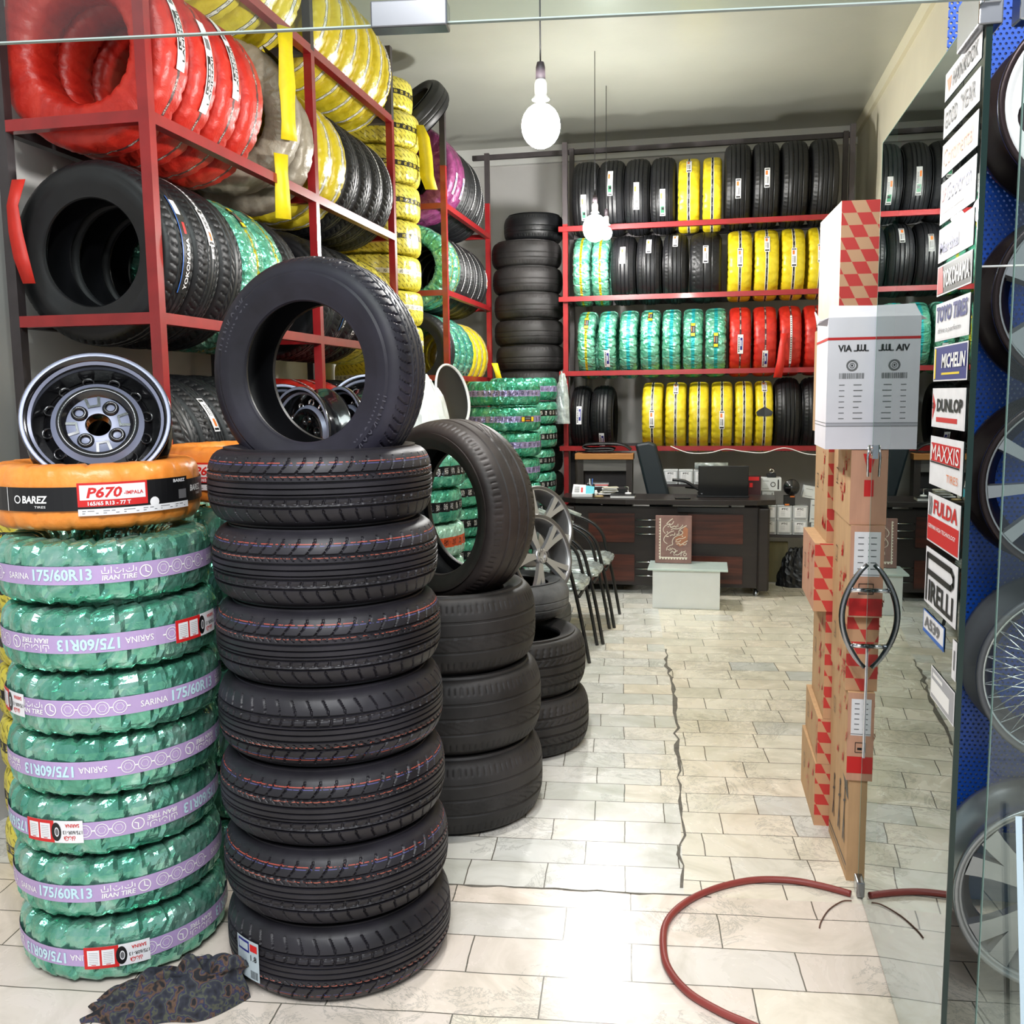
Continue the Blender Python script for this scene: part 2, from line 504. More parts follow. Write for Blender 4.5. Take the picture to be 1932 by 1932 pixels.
def link(me, name, parent=None, loc=None, rot=None):
    o = bpy.data.objects.new(name, me)
    COL.objects.link(o)
    if parent is not None: o.parent = parent
    if loc is not None: o.location = loc
    if rot is not None: o.rotation_euler = rot
    return o
def tag(o, label, cat, group=None):
    o['label'] = label; o['category'] = cat
    if group: o['group'] = group
    return o
def thing(name, label, cat, loc=(0, 0, 0), rot=(0, 0, 0), group=None):
    o = bpy.data.objects.new(name, None)
    o.empty_display_size = 0.05
    COL.objects.link(o); o.location = loc; o.rotation_euler = rot
    return tag(o, label, cat, group)
def struct(o):
    o['kind'] = 'structure'; return o
def grid_mesh(name, V, mats, midx, closed_u=True, closed_v=False, UV=None, smooth=True):
    """V: array (nu, nv, 3). midx per v segment"""
    nu, nv = V.shape[:2]
    me = bpy.data.meshes.new(name)
    iu = np.arange(nu if closed_u else nu - 1); iv = np.arange(nv if closed_v else nv - 1)
    I, J = np.meshgrid(iu, iv, indexing='ij')
    I2 = (I + 1) % nu; J2 = (J + 1) % nv
    F = np.stack([I * nv + J, I2 * nv + J, I2 * nv + J2, I * nv + J2], -1).reshape(-1, 4)
    me.vertices.add(nu * nv); me.vertices.foreach_set('co', V.reshape(-1).astype(np.float32))
    nf = len(F)
    me.loops.add(nf * 4); me.loops.foreach_set('vertex_index', F.reshape(-1).astype(np.int32))
    me.polygons.add(nf)
    me.polygons.foreach_set('loop_start', (np.arange(nf) * 4).astype(np.int32))
    me.polygons.foreach_set('loop_total', np.full(nf, 4, np.int32))
    mi = np.broadcast_to(np.asarray(midx)[None, :], I.shape).reshape(-1)
    me.polygons.foreach_set('material_index', mi.astype(np.int32))
    me.polygons.foreach_set('use_smooth', np.full(nf, smooth))
    for x in mats: me.materials.append(x)
    if UV is not None:
        U, W = UV           # U: (nu+1,), W: (nv+1,)
        lay = me.uv_layers.new(name='UVMap')
        u = np.stack([U[I], U[I + 1], U[I + 1], U[I]], -1); vv = np.stack([W[J], W[J], W[J + 1], W[J + 1]], -1)
        lay.data.foreach_set('uv', np.stack([u, vv], -1).reshape(-1).astype(np.float32))
    me.update(calc_edges=True); me.validate()
    return me

# ------------------------------------------------------------------ lettering
_TX = {}
def text2d(s, spacing=1.0, bold=0.0):
    key = (s, spacing, bold)
    if key in _TX: return _TX[key]
    cu = bpy.data.curves.new('t', 'FONT')
    cu.body = s; cu.size = 1; cu.space_character = spacing; cu.offset = bold; cu.resolution_u = 2
    ob = bpy.data.objects.new('t', cu)
    COL.objects.link(ob)
    bpy.context.view_layer.update()
    me = bpy.data.meshes.new_from_object(ob.evaluated_get(bpy.context.evaluated_depsgraph_get()))
    vs = [(v.co.x, v.co.y) for v in me.vertices]; fs = [tuple(p.vertices) for p in me.polygons]
    bpy.data.objects.remove(ob); bpy.data.curves.remove(cu); bpy.data.meshes.remove(me)
    if vs:
        x0 = min(p[0] for p in vs); x1 = max(p[0] for p in vs); y0 = min(p[1] for p in vs); y1 = max(p[1] for p in vs)
        vs = [((x - x0) / (x1 - x0), (y - y0) / (y1 - y0)) for x, y in vs]
    _TX[key] = (vs, fs)
    return _TX[key]
def put_text(mb, s, x, y, w_, h, place, mi=0, bold=0.0, slant=0.0, spacing=1.0):
    """x, y lower left corner; place maps (x, y, lift) to 3D"""
    vs, fs = text2d(s, spacing, bold)
    mb.add([place(x + a * w_ + slant * b * h, y + b * h, 0.0014) for a, b in vs], fs, mi)
def put_rect(mb, x0, y0, x1, y1, place, mi=0, n=1, lift=0.0):
    for i in range(n):
        a = x0 + (x1 - x0) * i / n; b = x0 + (x1 - x0) * (i + 1) / n
        mb.add([place(a, y0, lift), place(b, y0, lift), place(b, y1, lift), place(a, y1, lift)], [(0, 1, 2, 3)], mi)
def put_ring(mb, x, y, r, t, place, mi=0, n=18, lift=0.0012, sx=1.0, a0=0, a1=2 * PI):
    vs = []; fs = []
    for i in range(n + 1):
        a = a0 + (a1 - a0) * i / n
        vs += [place(x + r * sx * math.cos(a), y + r * math.sin(a), lift), place(x + (r - t) * sx * math.cos(a), y + (r - t) * math.sin(a), lift)]
    for i in range(n): fs.append((2 * i, 2 * i + 2, 2 * i + 3, 2 * i + 1))
    mb.add(vs, fs, mi)
def put_disc(mb, x, y, r, place, mi=0, n=16, lift=0.0004, sx=1.0):
    mb.add([place(x + r * sx * math.cos(2 * PI * i / n), y + r * math.sin(2 * PI * i / n), lift) for i in range(n)], [tuple(range(n))], mi)
def put_stroke(mb, pts, t, place, mi=0, lift=0.0013):
    """pen stroke of half width t along pts"""
    for i in range(len(pts) - 1):
        (x0, y0), (x1, y1) = pts[i], pts[i + 1]
        dx, dy = x1 - x0, y1 - y0; L = math.hypot(dx, dy) or 1; nx, ny = -dy / L * t, dx / L * t
        ex, ey = dx / L * t * 0.5, dy / L * t * 0.5
        mb.add([place(x0 - nx - ex, y0 - ny - ey, lift), place(x1 - nx + ex, y1 - ny + ey, lift), place(x1 + nx + ex, y1 + ny + ey, lift), place(x0 + nx - ex, y0 + ny - ey, lift)], [(0, 1, 2, 3)], mi)
def on_cyl(R, a0, z0=0.0, flip=False):
    """flat label coordinates onto a cylinder of radius R round local z, centred on angle a0"""
    def f(x, y, lift=0.0):
        if flip: x, y = -x, -y
        a = a0 + x / R
        return ((R + lift) * math.cos(a), (R + lift) * math.sin(a), z0 + y)
    return f
def persian_tire(mb, x, y, w_, h, place, mi):
    S = [[(1, .55), (1, 0)], [(.92, .9), (.92, .2), (.86, 0), (.74, 0), (.70, .25)], [(.62, .55), (.62, 0)], [(.56, .3), (.50, 0), (.40, 0), (.36, .4)],
         [(.28, 1), (.28, 0)], [(.2, .5), (.2, 0), (0.02, 0), (0, .5)], [(.10, 1), (.10, .35)], [(.80, .55), (.80, .4)], [(.47, .7), (.43, .7)]]
    for s in S: put_stroke(mb, [(x + a * w_, y + b * h) for a, b in s], h * 0.07, place, mi)

# ------------------------------------------------------------------ tyres
def tread_off(style, th, v):
    """depth cut into the tread; th angle array (nu,1), v in 0..1 across (1,nv)"""
    d = np.zeros(np.broadcast(th, v).shape)
    def circ(c, hw, dep):
        nonlocal d
        d = np.maximum(d, np.where(np.abs(v - c) < hw, dep, 0))
    def sipe(n, v0, v1, k, width, dep, ph=0.0, curve=0.0):
        nonlocal d
        vv = (v - v0) / (v1 - v0)
        x = (th * n / (2 * PI) + k * vv + curve * vv * vv + ph) % 1.0
        d = np.maximum(d, np.where((x < width) & (v > v0) & (v < v1), dep, 0))
    if style == 'touring':
        v = 1 - v
        for c, hw_ in ((0.245, .017), (0.385, .015), (0.475, .007), (0.565, .007), (0.62, .015), (0.77, .017)): circ(c, hw_, 0.0075)
        sipe(46, 0.0, 0.225, 0.15, 0.11, 0.005, 0, 0.4)
        sipe(92, 0.26, 0.335, -0.8, 0.2, 0.0045, .4)
        sipe(60, 0.635, 0.73, 0.35, 0.17, 0.005, .1, -.3)
        sipe(60, 0.70, 0.735, -6.0, 0.8, 0.002, .1)
        sipe(46, 0.79, 1.0, -0.1, 0.11, 0.005, 0, -0.3)
    elif style == 'shoulder':
        for c in (0.30, 0.44, 0.58, 0.72): circ(c, 0.016, 0.007)
        sipe(72, 0.0, 0.27, 0.1, 0.2, 0.005, 0, 0.6)
        sipe(72, 0.32, 0.40, 0.8, 0.2, 0.004)
        sipe(72, 0.61, 0.69, 0.8, 0.2, 0.004)
        sipe(72, 0.76, 1.0, -0.1, 0.2, 0.005, .5, -0.6)
    elif style == 'worn':
        for c in (0.28, 0.52, 0.74): circ(c, 0.012, 0.004)
        sipe(90, 0.0, 0.13, 0.05, 0.25, 0.003)
        sipe(90, 0.87, 1.0, 0.05, 0.25, 0.003)
        sipe(45, 0.30, 0.50, 1.0, 0.12, 0.002, 0, 1.5)
    elif style == 'rib':
        for c in (0.22, 0.41, 0.60, 0.79): circ(c, 0.022, 0.007)
        sipe(60, 0.0, 0.2, 0.4, 0.25, 0.004)
        sipe(60, 0.80, 1.0, -0.4, 0.25, 0.004)
        sipe(60, 0.25, 0.38, 0.9, 0.25, 0.003)
        sipe(60, 0.63, 0.76, -0.9, 0.25, 0.003)
    return d
_TM = {}
def tire_mesh(D, W, rim, style='rib', nu=240, nt=30, mats=(None, None)):
    key = (D, W, rim, style, nu, nt, mats[0].name)
    if key in _TM: return _TM[key]
    R = D / 2; r = rim / 2; hw = W / 2
    tv = np.linspace(0, 1, nt)
    tz = (tv * 2 - 1) * hw * 0.82
    tr = R - 0.020 * np.abs(tv * 2 - 1) ** 3.2
    side_r = []; H = R - r
    # sidewall down (from +z side going in), bead, inner liner, other side up
    sp = [(R - 0.030, hw * 0.90), (R - 0.045, hw * 0.95), (R - 0.048, hw * 0.945), (R - H * .42, hw * 1.0), (R - H * .62, hw * 0.985), (R - H * .64, hw * 0.97), (R - H * .80, hw * 0.93), (r + 0.012, hw * 0.84), (r + 0.004, hw * 0.82), (r, hw * 0.76), (r + 0.002, hw * 0.66),
          (r + 0.02, hw * 0.70), (R - H * .5, hw * 0.86), (R - 0.04, hw * 0.80), (R - 0.022, hw * 0.55), (R - 0.02, 0)]
    prof = [(a, b) for a, b in zip(tr, tz)] + sp + [(a, -b) for a, b in sp[-2::-1]]
    P = np.array(prof); nv = len(P)
    th = np.linspace(0, 2 * PI, nu, endpoint=False)[:, None]
    rr = np.broadcast_to(P[:, 0][None, :], (nu, nv)).copy()
    rr[:, :nt] -= tread_off(style, th, tv[None, :])
    zz = np.broadcast_to(P[:, 1][None, :], (nu, nv))
    V = np.stack([rr * np.cos(th), rr * np.sin(th), zz], -1)
    k = nt + 9
    mi = np.zeros(nv, int); mi[k:nv - 10] = 1
    seg = np.hypot(*(np.diff(np.vstack([P, P[:1]]), axis=0).T)); Wc = np.concatenate([[0], np.cumsum(seg)]); Wc = Wc - Wc[nt - 1] / 2
    U = np.linspace(0, 2 * PI * R, nu + 1)
    me = grid_mesh('tire', V, [mats[0], mats[1] or INNER], mi, True, True, (U, Wc), smooth=True)
    me.set_sharp_from_angle(angle=R_(40))
    _TM[key] = me
    return me
_WM = {}
def wrap_mesh(D, W, hole, mat, seed=0, strips=22, jag=0.0022, lap=0.004, nu=132, smooth=False, soft=1.0):
    """tyre wound in strips of film or woven plastic: a pillowy ring closed over the inner side"""
    key = (D, W, hole, mat.name, seed)
    if key in _WM: return _WM[key]
    rs = np.random.RandomState(seed * 7 + 3)
    R = D / 2; r = hole / 2; hw = W / 2
    n = 30
    P = []
    cx = (R + r) / 2; a = (R - r) / 2
    for i in range(n):
        t = 2 * PI * (i + 0.5) / n - PI
        c, s = math.cos(t), math.sin(t)
        e = 0.52
        P.append((cx + a * math.copysign(abs(c) ** e, c), hw * math.copysign(abs(s) ** (e if c > 0 else 0.8), s)))
    P = np.array(P)
    th = np.linspace(0, 2 * PI, nu, endpoint=False)[:, None]
    t = (th * strips / (2 * PI) + 0.25 * P[None, :, 1] / hw) % 1.0
    off = lap * (t - 0.5) + rs.uniform(-jag, jag, (nu, n))
    off -= 0.004 * np.where(t < 0.10, 1, 0)
    ctr = np.array([cx, 0.0])
    dirv = P - ctr; dirv /= np.linalg.norm(dirv, axis=1)[:, None]
    rr = P[None, :, 0] + dirv[None, :, 0] * off
    zz = P[None, :, 1] + dirv[None, :, 1] * off
    V = np.stack([rr * np.cos(th), rr * np.sin(th), zz], -1)
    seg = np.hypot(*(np.diff(np.vstack([P, P[:1]]), axis=0).T)); Wc = np.concatenate([[0], np.cumsum(seg)])
    mid = (Wc[n // 2 - 1] + Wc[n // 2]) / 2
    # v = 0 where the outer side is widest (t = 0 between index n/2-1 and n/2)
    Wc = Wc - mid
    U = np.linspace(0, 2 * PI * R, nu + 1)
    me = grid_mesh('wrapping', V, [mat], np.zeros(n, int), True, True, (U, Wc), smooth=smooth)
    _WM[key] = me
    return me

# paper labels wrapped round the tread
_LB = {}
def label_mesh(kind, R):
    key = (kind, round(R, 3))
    if key in _LB: return _LB[key]
    mb = MB(); P = on_cyl(R + 0.0015, 0)
    if kind == 'long':       # tall white label with red picture and black lines, long side round the tread
        L, h = 0.15, 0.042
        put_rect(mb, -L / 2, -h / 2, L / 2, h / 2, P, 0, 8)
        put_rect(mb, L * .38, -h * .38, L * .46, h * .38, P, 1, 1, .0006)
        put_rect(mb, -L * .46, -h * .38, -L * .40, h * .38, P, 1, 1, .0006)
        put_rect(mb, -L * .36, -h * .30, -L * .14, h * .1, P, 2, 2, .0006)
        put_rect(mb, -L * .05, h * .05, L * .30, h * .22, P, 3, 3, .0006)
        for i in range(7): put_rect(mb, -L * .05 + i * L * .05, -h * .35, -L * .03 + i * L * .05, -h * .02, P, 3, 1, .0006)
        mats = [WHITEP, BLACKP, ORANGEP, GREYP]
    elif kind == 'longgreen':
        L, h = 0.215, 0.043
        put_rect(mb, -L / 2, -h / 2, L / 2, h / 2, P, 0, 10)
        put_rect(mb, L * .43, -h * .38, L * .47, h * .38, P, 1, 1, .0006)
        put_rect(mb, L * .12, -h * .40, L * .38, h * .30, P, 2, 3, .0006)
        put_rect(mb, L * .16, -h * .2, L * .26, h * .30, P, 1, 2, .0009)
        put_rect(mb, -L * .35, -h * .40, -L * .15, -h * .05, P, 3, 2, .0006)
        for i in range(8): put_rect(mb, -L * .30 + i * L * .05, h * .08, -L * .28 + i * L * .05, h * .38, P, 4, 1, .0006)
        mats = [WHITEP, BLACKP, GREENP, ORANGEP, GREYP]
    elif kind == 'navy':
        L, h = 0.155, 0.044
        put_rect(mb, -L / 2, -h / 2, L / 2, h / 2, P, 0, 8)
        put_rect(mb, -L * .34, -h * .05, L * .30, h * .38, P, 1, 4, .0006)
        put_rect(mb, -L * .2, h * .05, L * .1, h * .2, P, 0, 3, .0009)
        for i in range(9): put_rect(mb, -L * .38 + i * L * .09, -h * .38, -L * .32 + i * L * .09, -h * .15, P, 2, 1, .0006)
        mats = [WHITEP, NAVYP, BLACKP]
    elif kind == 'strip':
        L, h = 0.42, 0.016
        put_rect(mb, -L / 2, -h / 2, L / 2, h / 2, P, 0, 18)
        for i in range(20): put_rect(mb, -L * .46 + i * L * .046, -h * .3, -L * .437 + i * L * .046, h * .3, P, 1, 1, .0006)
        mats = [WHITEP, GREYP]
    elif kind == 'blackpatch':
        put_rect(mb, -.11, -.10, .11, .10, P, 0, 10, .002)
        mats = [BLACKP]
    elif kind == 'tear':
        mb.add([P(-.045, 0, 0), P(-.02, -.045, 0), P(.0, -.068, 0), P(.03, -.06, 0), P(.035, 0, 0), P(.03, .055, 0), P(0, .066, 0), P(-.02, .04, 0)], [tuple(range(8))[::-1]], 0)
        mats = [BLACKP]
    elif kind == 'maker':
        L, h = .34, .050
        put_rect(mb, -L / 2, -h / 2, L / 2, h / 2, P, 0, 14)
        put_rect(mb, -L * .30, -h * .05, L * .10, h * .38, P, 1, 6, .0006)
        put_text(mb, 'LANDSAIL', -L * .40, -h * .40, L * .55, h * .28, P, 1, .02)
        put_rect(mb, L * .18, -h * .3, L * .30, h * .3, P, 2, 2, .0006)
        put_text(mb, 'LS388', -L * .28, h * .05, L * .3, h * .22, P, 0, .02)
        mats = [WHITEP, BLACKP, GREYP]
    elif kind == 'yellowblack':
        L, h = 0.12, 0.038
        put_rect(mb, -L / 2, -h / 2, L / 2, h / 2, P, 1, 6)
        put_rect(mb, -L * .47, -h * .42, -L * .27, h * .42, P, 0, 2, .0006)
        put_rect(mb, L * .27, -h * .42, L * .47, h * .42, P, 0, 2, .0006)
        put_rect(mb, -L * .2, h * .0, L * .2, h * .3, P, 2, 2, .0006)
        put_rect(mb, -L * .2, -h * .35, L * .15, -h * .2, P, 3, 2, .0006)
        mats = [YELLOWP, BLACKP, GREYP, ORANGEP]
    elif kind == 'blue':     # white strip with a blue line and the maker's name
        L, h = 0.36, 0.055
        put_rect(mb, -L / 2, -h / 2, L / 2, h / 2, P, 1, 16)
        put_rect(mb, -L / 2, h * .40, L / 2, h * .5, P, 2, 16, .0006)
        put_rect(mb, L * .30, -h * .3, L * .46, h * .3, P, 0, 3, .0006)
        put_rect(mb, L * .1, -h * .3, L * .22, 0, P, 3, 3, .0006)
        put_text(mb, 'YOKOHAMA', -L * .46, -h * .38, L * .52, h * .40, P, 0, 0.02)
        mats = [WHITEP, BLACKP, BLUEP, REDP]
    me = mb.mesh('label', mats)
    _LB[key] = me
    return me

ALL = []
def tire(name, body, label, cat, loc, rot, D, labels=(), group=None, bodyname='rubber_body'):
    """labels: (kind, angle, z)"""
    if not labels:
        o = link(body, name, None, loc, rot)
        tag(o, label, cat, group)
        return o
    t = thing(name, label, cat, loc, rot, group)
    link(body, bodyname, t)
    for kind, ang, z in labels:
        link(label_mesh(kind, D / 2), 'paper_label', t, (0, 0, z), (0, 0, ang))
    return t
ORD = ['bottom', 'second', 'third', 'fourth', 'fifth', 'sixth', 'seventh', 'eighth', 'ninth', 'tenth', 'eleventh', 'twelfth', 'thirteenth', 'fourteenth', 'fifteenth', 'sixteenth', 'seventeenth']
UPW = ['bottom one'] + [x + ' up' for x in ORD[1:]]
ORD1 = ['first'] + ORD[1:]

# ------------------------------------------------------------------ room
XL, XR, YB, ZC, YF = -2.62, 1.29, 9.4, 3.95, 1.85
TILE = R_(5)
wallm = m_plaster('wall_plaster', '#cfcdca')
ceilm = m_plaster('ceiling_gloss_paint', '#a6a89d', 0.28, 0.5)
beigem = m_plaster('beige_wall_paint', '#d0cab4', 0.5)
def quad(name, pts, mat):
    return struct(MB().poly(pts).obj(name, mat))
def slab(name, x0, y0, z0, x1, y1, z1, mat, n=None):
    return struct(MB().box(x0, y0, z0, x1, y1, z1).obj(name, mat))
slab('wall_back', XL - .1, YB, 0, XR + .1, YB + .12, ZC + .1, wallm)
slab('wall_left', XL - .12, 1.55, 0, XL, YB, ZC + .1, wallm)
slab('wall_right', XR, 2.15, 0, XR + .12, YB, ZC + .1, beigem)
slab('ceiling', XL - .12, 1.6, ZC, XR + .12, YB + .12, ZC + .1, ceilm)
slab('trim_1', XL, YB - .05, ZC - .16, XR, YB, ZC, flat('white_cornice', '#dcdcd8', 0.5))
slab('trim_3', XL, 3.0, ZC - .05, -2.47, YB - .05, ZC, flat('cornice_paint', '#cfcfc6', 0.5))
slab('trim_2', XR - .03, 2.3, ZC - .10, XR, YB, ZC, flat('cream_cornice', '#d2cdb4', 0.5))
# floor in three fields: bigger slabs by the entrance, two fields split by a rough seam
def tp(a, b):  # tile coordinates to room coordinates
    return (a * math.cos(TILE) - b * math.sin(TILE), a * math.sin(TILE) + b * math.cos(TILE), 0.0)
fm1 = m_floor('floor_entrance_slabs', TILE, 0.46, 0.182, '#f1e6dc', '#e6ddd6', (0.03, 0.08, 0))
fm2 = m_floor('floor_marble_bricks', TILE, 0.262, 0.1712, '#f0f0ee', '#dfe2de', (0.02, 0.005, 0))
fm3 = m_floor('floor_marble_bricks_yellowish', TILE, 0.262, 0.174, '#f4f0e4', '#e8e5d8', (0.11, 0.06, 0))
mb = MB()
mb.poly([tp(-5, -3), tp(5, -3), tp(5, 2.905), tp(-5, 2.905)], 0)
mb.poly([tp(-5, 2.905), tp(0.2, 2.905), tp(0.27, 4.7), tp(0.27, 12), tp(-5, 12)], 1)
mb.poly([tp(0.2, 2.905), tp(5, 2.905), tp(5, 12), tp(0.27, 12), tp(0.27, 4.7)], 2)
struct(mb.obj('floor', [fm1, fm2, fm3]))
# broken joint between the two fields
mb = MB()
pts = []
rr = random.Random(3)
for i in range(40):
    b = 2.95 + i * 0.075
    a = 0.2 + 0.07 * min(1, (b - 2.905) / 1.8) + rr.uniform(-0.014, 0.014)
    wd = rr.uniform(0.002, 0.010) * (1.3 if i > 15 else .8)
    pts.append((a - wd, a + wd, b))
vs = []; fs = []
for a, c, b in pts:
    p = tp(a, b); q = tp(c, b); vs += [(p[0], p[1], .0012), (q[0], q[1], .0012)]
for i in range(len(pts) - 1): fs.append((2 * i, 2 * i + 1, 2 * i + 3, 2 * i + 2))
mb.add(vs, fs)
vs = []; fs = []
for i in range(24):
    a = -0.75 + i * 0.045; p = tp(a, 2.905 + rr.uniform(-.006, .006)); wd = rr.uniform(.002, .006)
    vs += [(p[0], p[1] - wd, .0012), (p[0], p[1] + wd, .0012)]
for i in range(23): fs.append((2 * i, 2 * i + 2, 2 * i + 3, 2 * i + 1))
mb.add(vs, fs)
struct(mb.obj('floor_seam', flat('grey_grout', '#6b675e', 0.9, 0, 0.3, 40)))

# ------------------------------------------------------------------ racks
S = 0.04
def post(par, x, y, h, z1=0.0, mat=FRAME):
    top = h
    mb = MB().box(-S / 2, -S / 2, 0, S / 2, S / 2, h, 0)
    # upper end left in dark primer
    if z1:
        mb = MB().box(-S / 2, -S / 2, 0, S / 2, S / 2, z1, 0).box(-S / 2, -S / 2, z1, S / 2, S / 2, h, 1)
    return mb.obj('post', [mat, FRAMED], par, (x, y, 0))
def beam(par, a, b, name='beam', mat=FRAME):
    a = Vector(a); b = Vector(b); d = b - a
    mb = MB()
    if abs(d.x) > abs(d.y): mb.box(0, -S / 2, -S / 2, d.x, S / 2, S / 2)
    else: mb.box(-S / 2, 0, -S / 2, S / 2, d.y, S / 2)
    return mb.obj(name, mat, par, a)
XF, XBk = -1.90, -2.46
def side_rack(label, ys, zs, h, name='tire_rack', loz=None):
    t = thing(name, label, 'rack', (XF, ys[0], 0))
    for i, y in enumerate(ys):
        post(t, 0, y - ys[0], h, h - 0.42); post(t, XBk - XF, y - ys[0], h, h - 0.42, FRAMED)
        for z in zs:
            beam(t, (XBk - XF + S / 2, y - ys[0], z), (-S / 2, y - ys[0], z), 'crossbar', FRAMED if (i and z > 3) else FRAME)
    for z in zs:
        for i in range(len(ys) - 1):
            L0 = ys[i] - ys[0] + S / 2; L1 = ys[i + 1] - ys[0] - S / 2
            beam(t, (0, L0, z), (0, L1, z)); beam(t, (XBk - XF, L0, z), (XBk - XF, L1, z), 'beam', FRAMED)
    return t
side_rack('long red steel tire rack along the wall nearest the entrance', [3.10, 4.53, 5.73], [1.13, 1.87, 2.55, 3.24], 3.66)
side_rack('red steel tire rack beyond the tall yellow tire column', [6.93, 8.36], [1.72, 2.34, 2.96], 3.66)

def seat_z(zb, D, half):
    return zb + S / 2 + math.sqrt((D / 2) ** 2 - half ** 2)
HALF = (XF - XBk) / 2
XC = -2.185
def rack_tire(i, y, zb, D, W, kind, label, labels=(), seed=0, group=None, yaw=0):
    z = seat_z(zb, D, 0.250) + 0.006
    rot = (PI / 2, R_(random.uniform(-1.2, 1.2)), R_(yaw))
    loc = (XC + (.02 if yaw else 0), y, z + (.045 if yaw else 0))
    return make_tire(kind, label, loc, rot, D, W, labels, seed, group)
def make_tire(kind, label, loc, rot, D, W, labels=(), seed=0, group=None, nu=None):
    rim = {True: 0.34, False: 0.38}[D < 0.6]
    if kind.startswith('black'):
        st = {'black': 'rib', 'black2': 'shoulder', 'worn': 'worn'}.get(kind, 'rib')
        near = loc[0] < -1.9 and loc[1] < 5.8
        me = tire_mesh(D, W, rim, st, 336 if near else 180, 44 if near else 26, (RUBN, INNER))
        return tire('car_tire', me, label, 'tire', loc, rot, D, labels, group)
    mat = {'green': GREEN, 'greenS': GREENS, 'greenL': GREENL, 'greenO': GREENO, 'greenT': GREENT, 'greenY': GREENY, 'yellow': YEL, 'yellowL': YELL, 'yellowP': YELP, 'yellowW': YELW,
           'red': RED, 'orange': ORANGE, 'purple': PURPLE, 'cream': CREAM}[kind]
    foil = kind.startswith('green')
    me = wrap_mesh(D - .006, W - .010, rim - 0.02, mat, seed % 3, 22 if foil else 26, 0.0018 if foil else 0.0009, 0.005 if foil else 0.0035, 132, smooth=not foil)
    return tire('wrapped_tire', me, label, 'tire', loc, rot, D, labels, group, 'wrapping')

CN = {'black': 'black tire', 'black2': 'black tire', 'green': 'green foil-wrapped tire', 'greenS': 'green foil-wrapped tire', 'greenL': 'green foil-wrapped tire', 'greenT': 'teal-taped green tire', 'greenY': 'yellow-taped green tire',
      'yellow': 'yellow-wrapped tire', 'yellowP': 'printed yellow-wrapped tire', 'yellowL': 'yellow-wrapped tire', 'red': 'red-wrapped tire', 'purple': 'magenta film-wrapped tire', 'cream': 'grey-beige film-wrapped tire'}
def rack_row(rackname, shelf, y0, zb, specs):
    y = y0
    for i, sp in enumerate(specs):
        kind, D, W, labs = sp[:4]
        if len(sp) > 4: y += sp[4]
        if y < 4.558 and y + W > 4.505: y = 4.558
        lab = f'{CN[kind]}, {ORD1[i]} from the entrance on the {shelf}, {rackname}'
        rack_tire(i, y + W / 2, zb, D, W, kind, lab, labs, seed=i, group=f'tires on the {shelf} of the {rackname}', yaw=sp[5] if len(sp) > 5 else 0)
        y += W + 0.006
A = 'front rack'
P_ = lambda k, a, z=0: (k, R_(a), z)
rack_row(A, 'top shelf', 3.14, 3.24, [('yellowP', .725, .215, ()), ('yellowP', .725, .215, ()), ('yellowP', .725, .21, ())] + [('yellowL', .72, .205, ())] * 2 + [('yellowL', .68, .195, ())] * 6 + [('yellowL', .66, .135, [P_('strip', 12)])])
rack_row(A, 'second shelf', 3.14, 2.55, [('red', .70, .195, [P_('maker', 14)]), ('red', .70, .195, [P_('maker', 0)]), ('red', .70, .19, [P_('maker', 16)]), ('red', .70, .185, ()),
         ('cream', .68, .19, [P_('blackpatch', 38)], .15, 17), ('cream', .66, .15, (), .065), ('yellowL', .66, .18, ()), ('yellowL', .66, .17, ()), ('black', .66, .19, ()), ('black', .66, .19, ()), ('black', .66, .185, [P_('strip', 30)]), ('black', .66, .18, [P_('strip', 25)])])
rack_row(A, 'third shelf', 3.14, 1.87, [('black', .665, .185, [P_('blue', 4)]), ('black2', .665, .185, [P_('strip', 35), P_('long', 20)]), ('black', .665, .185, ()), ('greenY', .66, .20, [P_('yellowblack', 45)]), ('greenY', .66, .20, [P_('yellowblack', 60)]), ('black', .65, .18, ()),
         ('black', .65, .18, (), .03), ('black', .65, .18, [P_('blue', 0)]), ('black', .65, .18, [P_('long', -20)]), ('black', .65, .18, [P_('long', -20)]), ('yellowP', .65, .20, ()), ('yellowP', .65, .20, ())])
rack_row(A, 'lowest shelf', 3.14, 1.13, [('black', .65, .19, ()), ('black2', .65, .19, [P_('long', 30)]), ('black', .65, .19, [P_('long', 30)]), ('black2', .65, .19, ()), ('black', .65, .18, ()), ('black', .65, .18, ()),
         ('red', .65, .18, [P_('strip', 40)], .03), ('red', .65, .18, [P_('strip', 40)]), ('red', .65, .18, ()), ('black', .65, .18, ()), ('black', .65, .18, ())])
B = 'far side rack'
rack_row(B, 'top shelf', 6.97, 2.96, [('purple', .70, .20, [P_('navy', -14)]), ('purple', .70, .20, [P_('navy', -14)]), ('black', .69, .19, ()), ('black', .69, .19, [P_('strip', 8)]), ('black', .69, .19, [P_('strip', 4)]), ('black', .64, .19, [P_('strip', 0)])])
rack_row(B, 'middle shelf', 6.97, 2.34, [('greenY', .62, .18, ()), ('greenY', .62, .18, ()), ('black', .62, .18, [P_('strip', 10)]), ('black', .62, .18, [P_('strip', 10)]), ('black', .62, .18, [P_('strip', 0)]), ('black', .62, .18, [P_('strip', 10)]), ('black', .62, .18, [P_('long', 5)])])
rack_row(B, 'lowest shelf', 6.97, 1.72, [('black', .61, .18, ()), ('greenT', .61, .19, ()), ('greenT', .61, .19, ()), ('greenT', .61, .19, ()), ('yellowL', .60, .18, ()), ('yellowL', .60, .18, ()), ('yellowL', .60, .18, ())])

